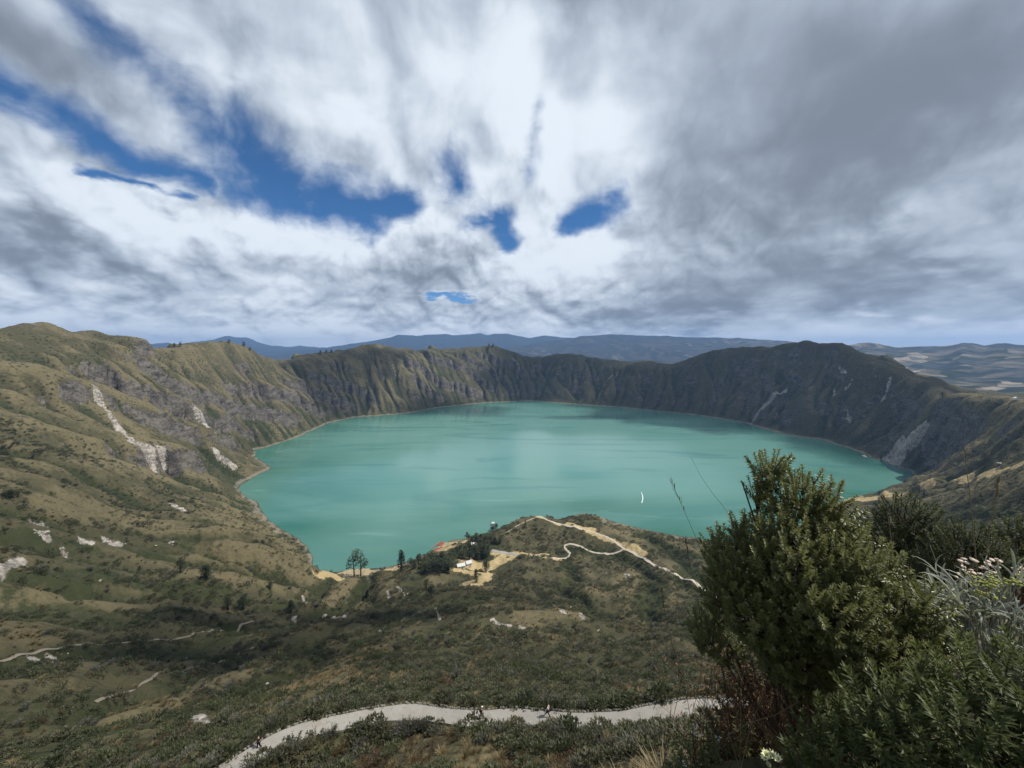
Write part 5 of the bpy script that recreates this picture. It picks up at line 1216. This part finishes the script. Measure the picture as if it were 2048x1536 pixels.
def person(px,py,heading,label,top,trousers,cap=None,pack=False,stride=.34,r=46.):
    """a walker in mid-stride; x is to the side, y is the way they walk"""
    d_=path_ln-P(px,py,r=r); g_=ground_px(px,py,30); k=np.argmin(np.hypot(path_ln[:,0]-g_[0],path_ln[:,1]-g_[1])); z=path_ln[k][2]+.03
    ro=empty('person',(g_[0],g_[1],z),heading,label=label,cat='person')
    V_=[(0,0,.93),(0,.01,1.12),(0,.03,1.36),(0,.04,1.48),(0,.06,1.56),(0,.075,1.66),(0,.07,1.74)]
    E_=[(0,1),(1,2),(2,3),(3,4),(4,5),(5,6)]; R_=[(.15,.11),(.14,.10),(.165,.11),(.065,.06),(.062,.065),(.085,.10),(.06,.07)]
    def limb(a,pts,rs):
        k=a
        for p,q in zip(pts,rs): V_.append(p); R_.append((q,q)); E_.append((k,len(V_)-1)); k=len(V_)-1
    s=stride
    limb(0,[(.095,.02,.86),(.10,s*.55,.50),(.10,s*.95,.11),(.10,s*.95+.07,.05),(.105,s*.95+.17,.04)],[.095,.068,.045,.045,.032])
    limb(0,[(-.095,-.02,.86),(-.10,-s*.10,.48),(-.10,-s*.95,.16),(-.10,-s*.95+.04,.06),(-.105,-s*.85+.12,.035)],[.095,.068,.045,.043,.030])
    limb(2,[(.20,.03,1.38),(.25,-.10,1.12),(.24,-.02,.90),(.235,.03,.83)],[.06,.045,.035,.038])
    limb(2,[(-.20,.03,1.38),(-.25,.12,1.13),(-.23,.30,1.0),(-.22,.36,.98)],[.06,.045,.035,.038])
    b=skin_mesh('body',V_,E_,R_,M['skin'],ro)
    # clothing follows the same joints, a little fuller
    sel=[0,1,2]; V2=[V_[i] for i in sel]; E2=[(0,1),(1,2)]; R2=[(.165,.125),(.16,.12),(.185,.13)]
    n0=17
    def arm(st,a):
        k=2
        for p,q in zip(V_[st:st+3],(.075,.060,.045)): V2.append(p); R2.append((q,q)); E2.append((k,len(V2)-1)); k=len(V2)-1
    arm(17,0); arm(21,0); skin_mesh('jacket' if top is not M['whitecloth'] else 'shirt',V2,E2,R2,top,ro,1)
    V3=[V_[0]]; E3=[]; R3=[(.168,.13)]
    for st in(7,12):
        k=0
        for p,q in zip(V_[st:st+3],(.112,.085,.066)): V3.append(p); R3.append((q,q)); E3.append((k,len(V3)-1)); k=len(V3)-1
    skin_mesh('trousers',V3,E3,R3,trousers,ro)
    for st in(9,14):
        a,b_=Vector(V_[st]),Vector(V_[st+2]); m=MB(); m.tube([a+Vector((0,0,-.04)),(a+b_)/2+Vector((0,0,-.03)),b_+Vector((0,.03,-.005))],[.055,.056,.038],8); m.obj('shoe',M['black'],ro,True)
    hc=V_[5]; hm=MB(); hm.ball((hc[0],hc[1]-.012,hc[2]+.045),.098,.112,.082,10,6); hm.obj('hair' if cap is None else 'hat',M['hair'] if cap is None else cap,ro,True)
    if cap is not None: m=MB(); m.ball((hc[0],hc[1]+.10,hc[2]+.03),.075,.075,.010,10,4); m.obj('hat_brim',cap,ro,True)
    m=MB(); m.ball((hc[0],hc[1]+.105,hc[2]-.02),.014,.022,.02,6,4); m.obj('nose',M['skin'],ro,True)
    for s_ in(-1,1):
        m=MB(); m.ball((hc[0]+s_*.033,hc[1]+.092,hc[2]+.005),.011,.008,.008,6,4); m.obj('eye',M['hair'],ro,True)
        m=MB(); m.ball((hc[0]+s_*.088,hc[1]+.0,hc[2]-.01),.010,.022,.032,6,4); m.obj('ear',M['skin'],ro,True)
        w=Vector(V_[20] if s_>0 else V_[24]); f=(w-Vector(V_[19] if s_>0 else V_[23])).normalized()
        m=MB()
        for i in range(4): q=w+f*.02+Vector((s_*-.005,(i-1.5)*.017,0)); m.tube([q,q+f*.05+Vector((0,.006,-.008)),q+f*.075+Vector((s_*-.012,.01,-.022))],[.009,.008,.006],5)
        q=w+Vector((0,.02,0)); m.tube([q,q+f*.03+Vector((0,.03,0)),q+f*.055+Vector((0,.04,-.008))],[.011,.009,.007],5); o=m.obj('fingers',M['skin'],ro,True)
    if pack:
        m=MB(); m.ball((0,-.20,1.22),.15,.11,.22,10,7); m.obj('backpack',M['dark'],ro,True)
    return ro
person(963,1441,-1.25,'walker in dark clothes with a white hat and a backpack on the footpath',M['dark'],M['navy'],M['whitecloth'],True)
person(1096,1436,1.25,'walker in a white shirt and dark trousers on the footpath',M['whitecloth'],M['dark'],None,False)
person(519,1502,2.5,'walker dressed all in black at the left end of the footpath',M['dark'],M['dark'],M['dark'],True,.22)
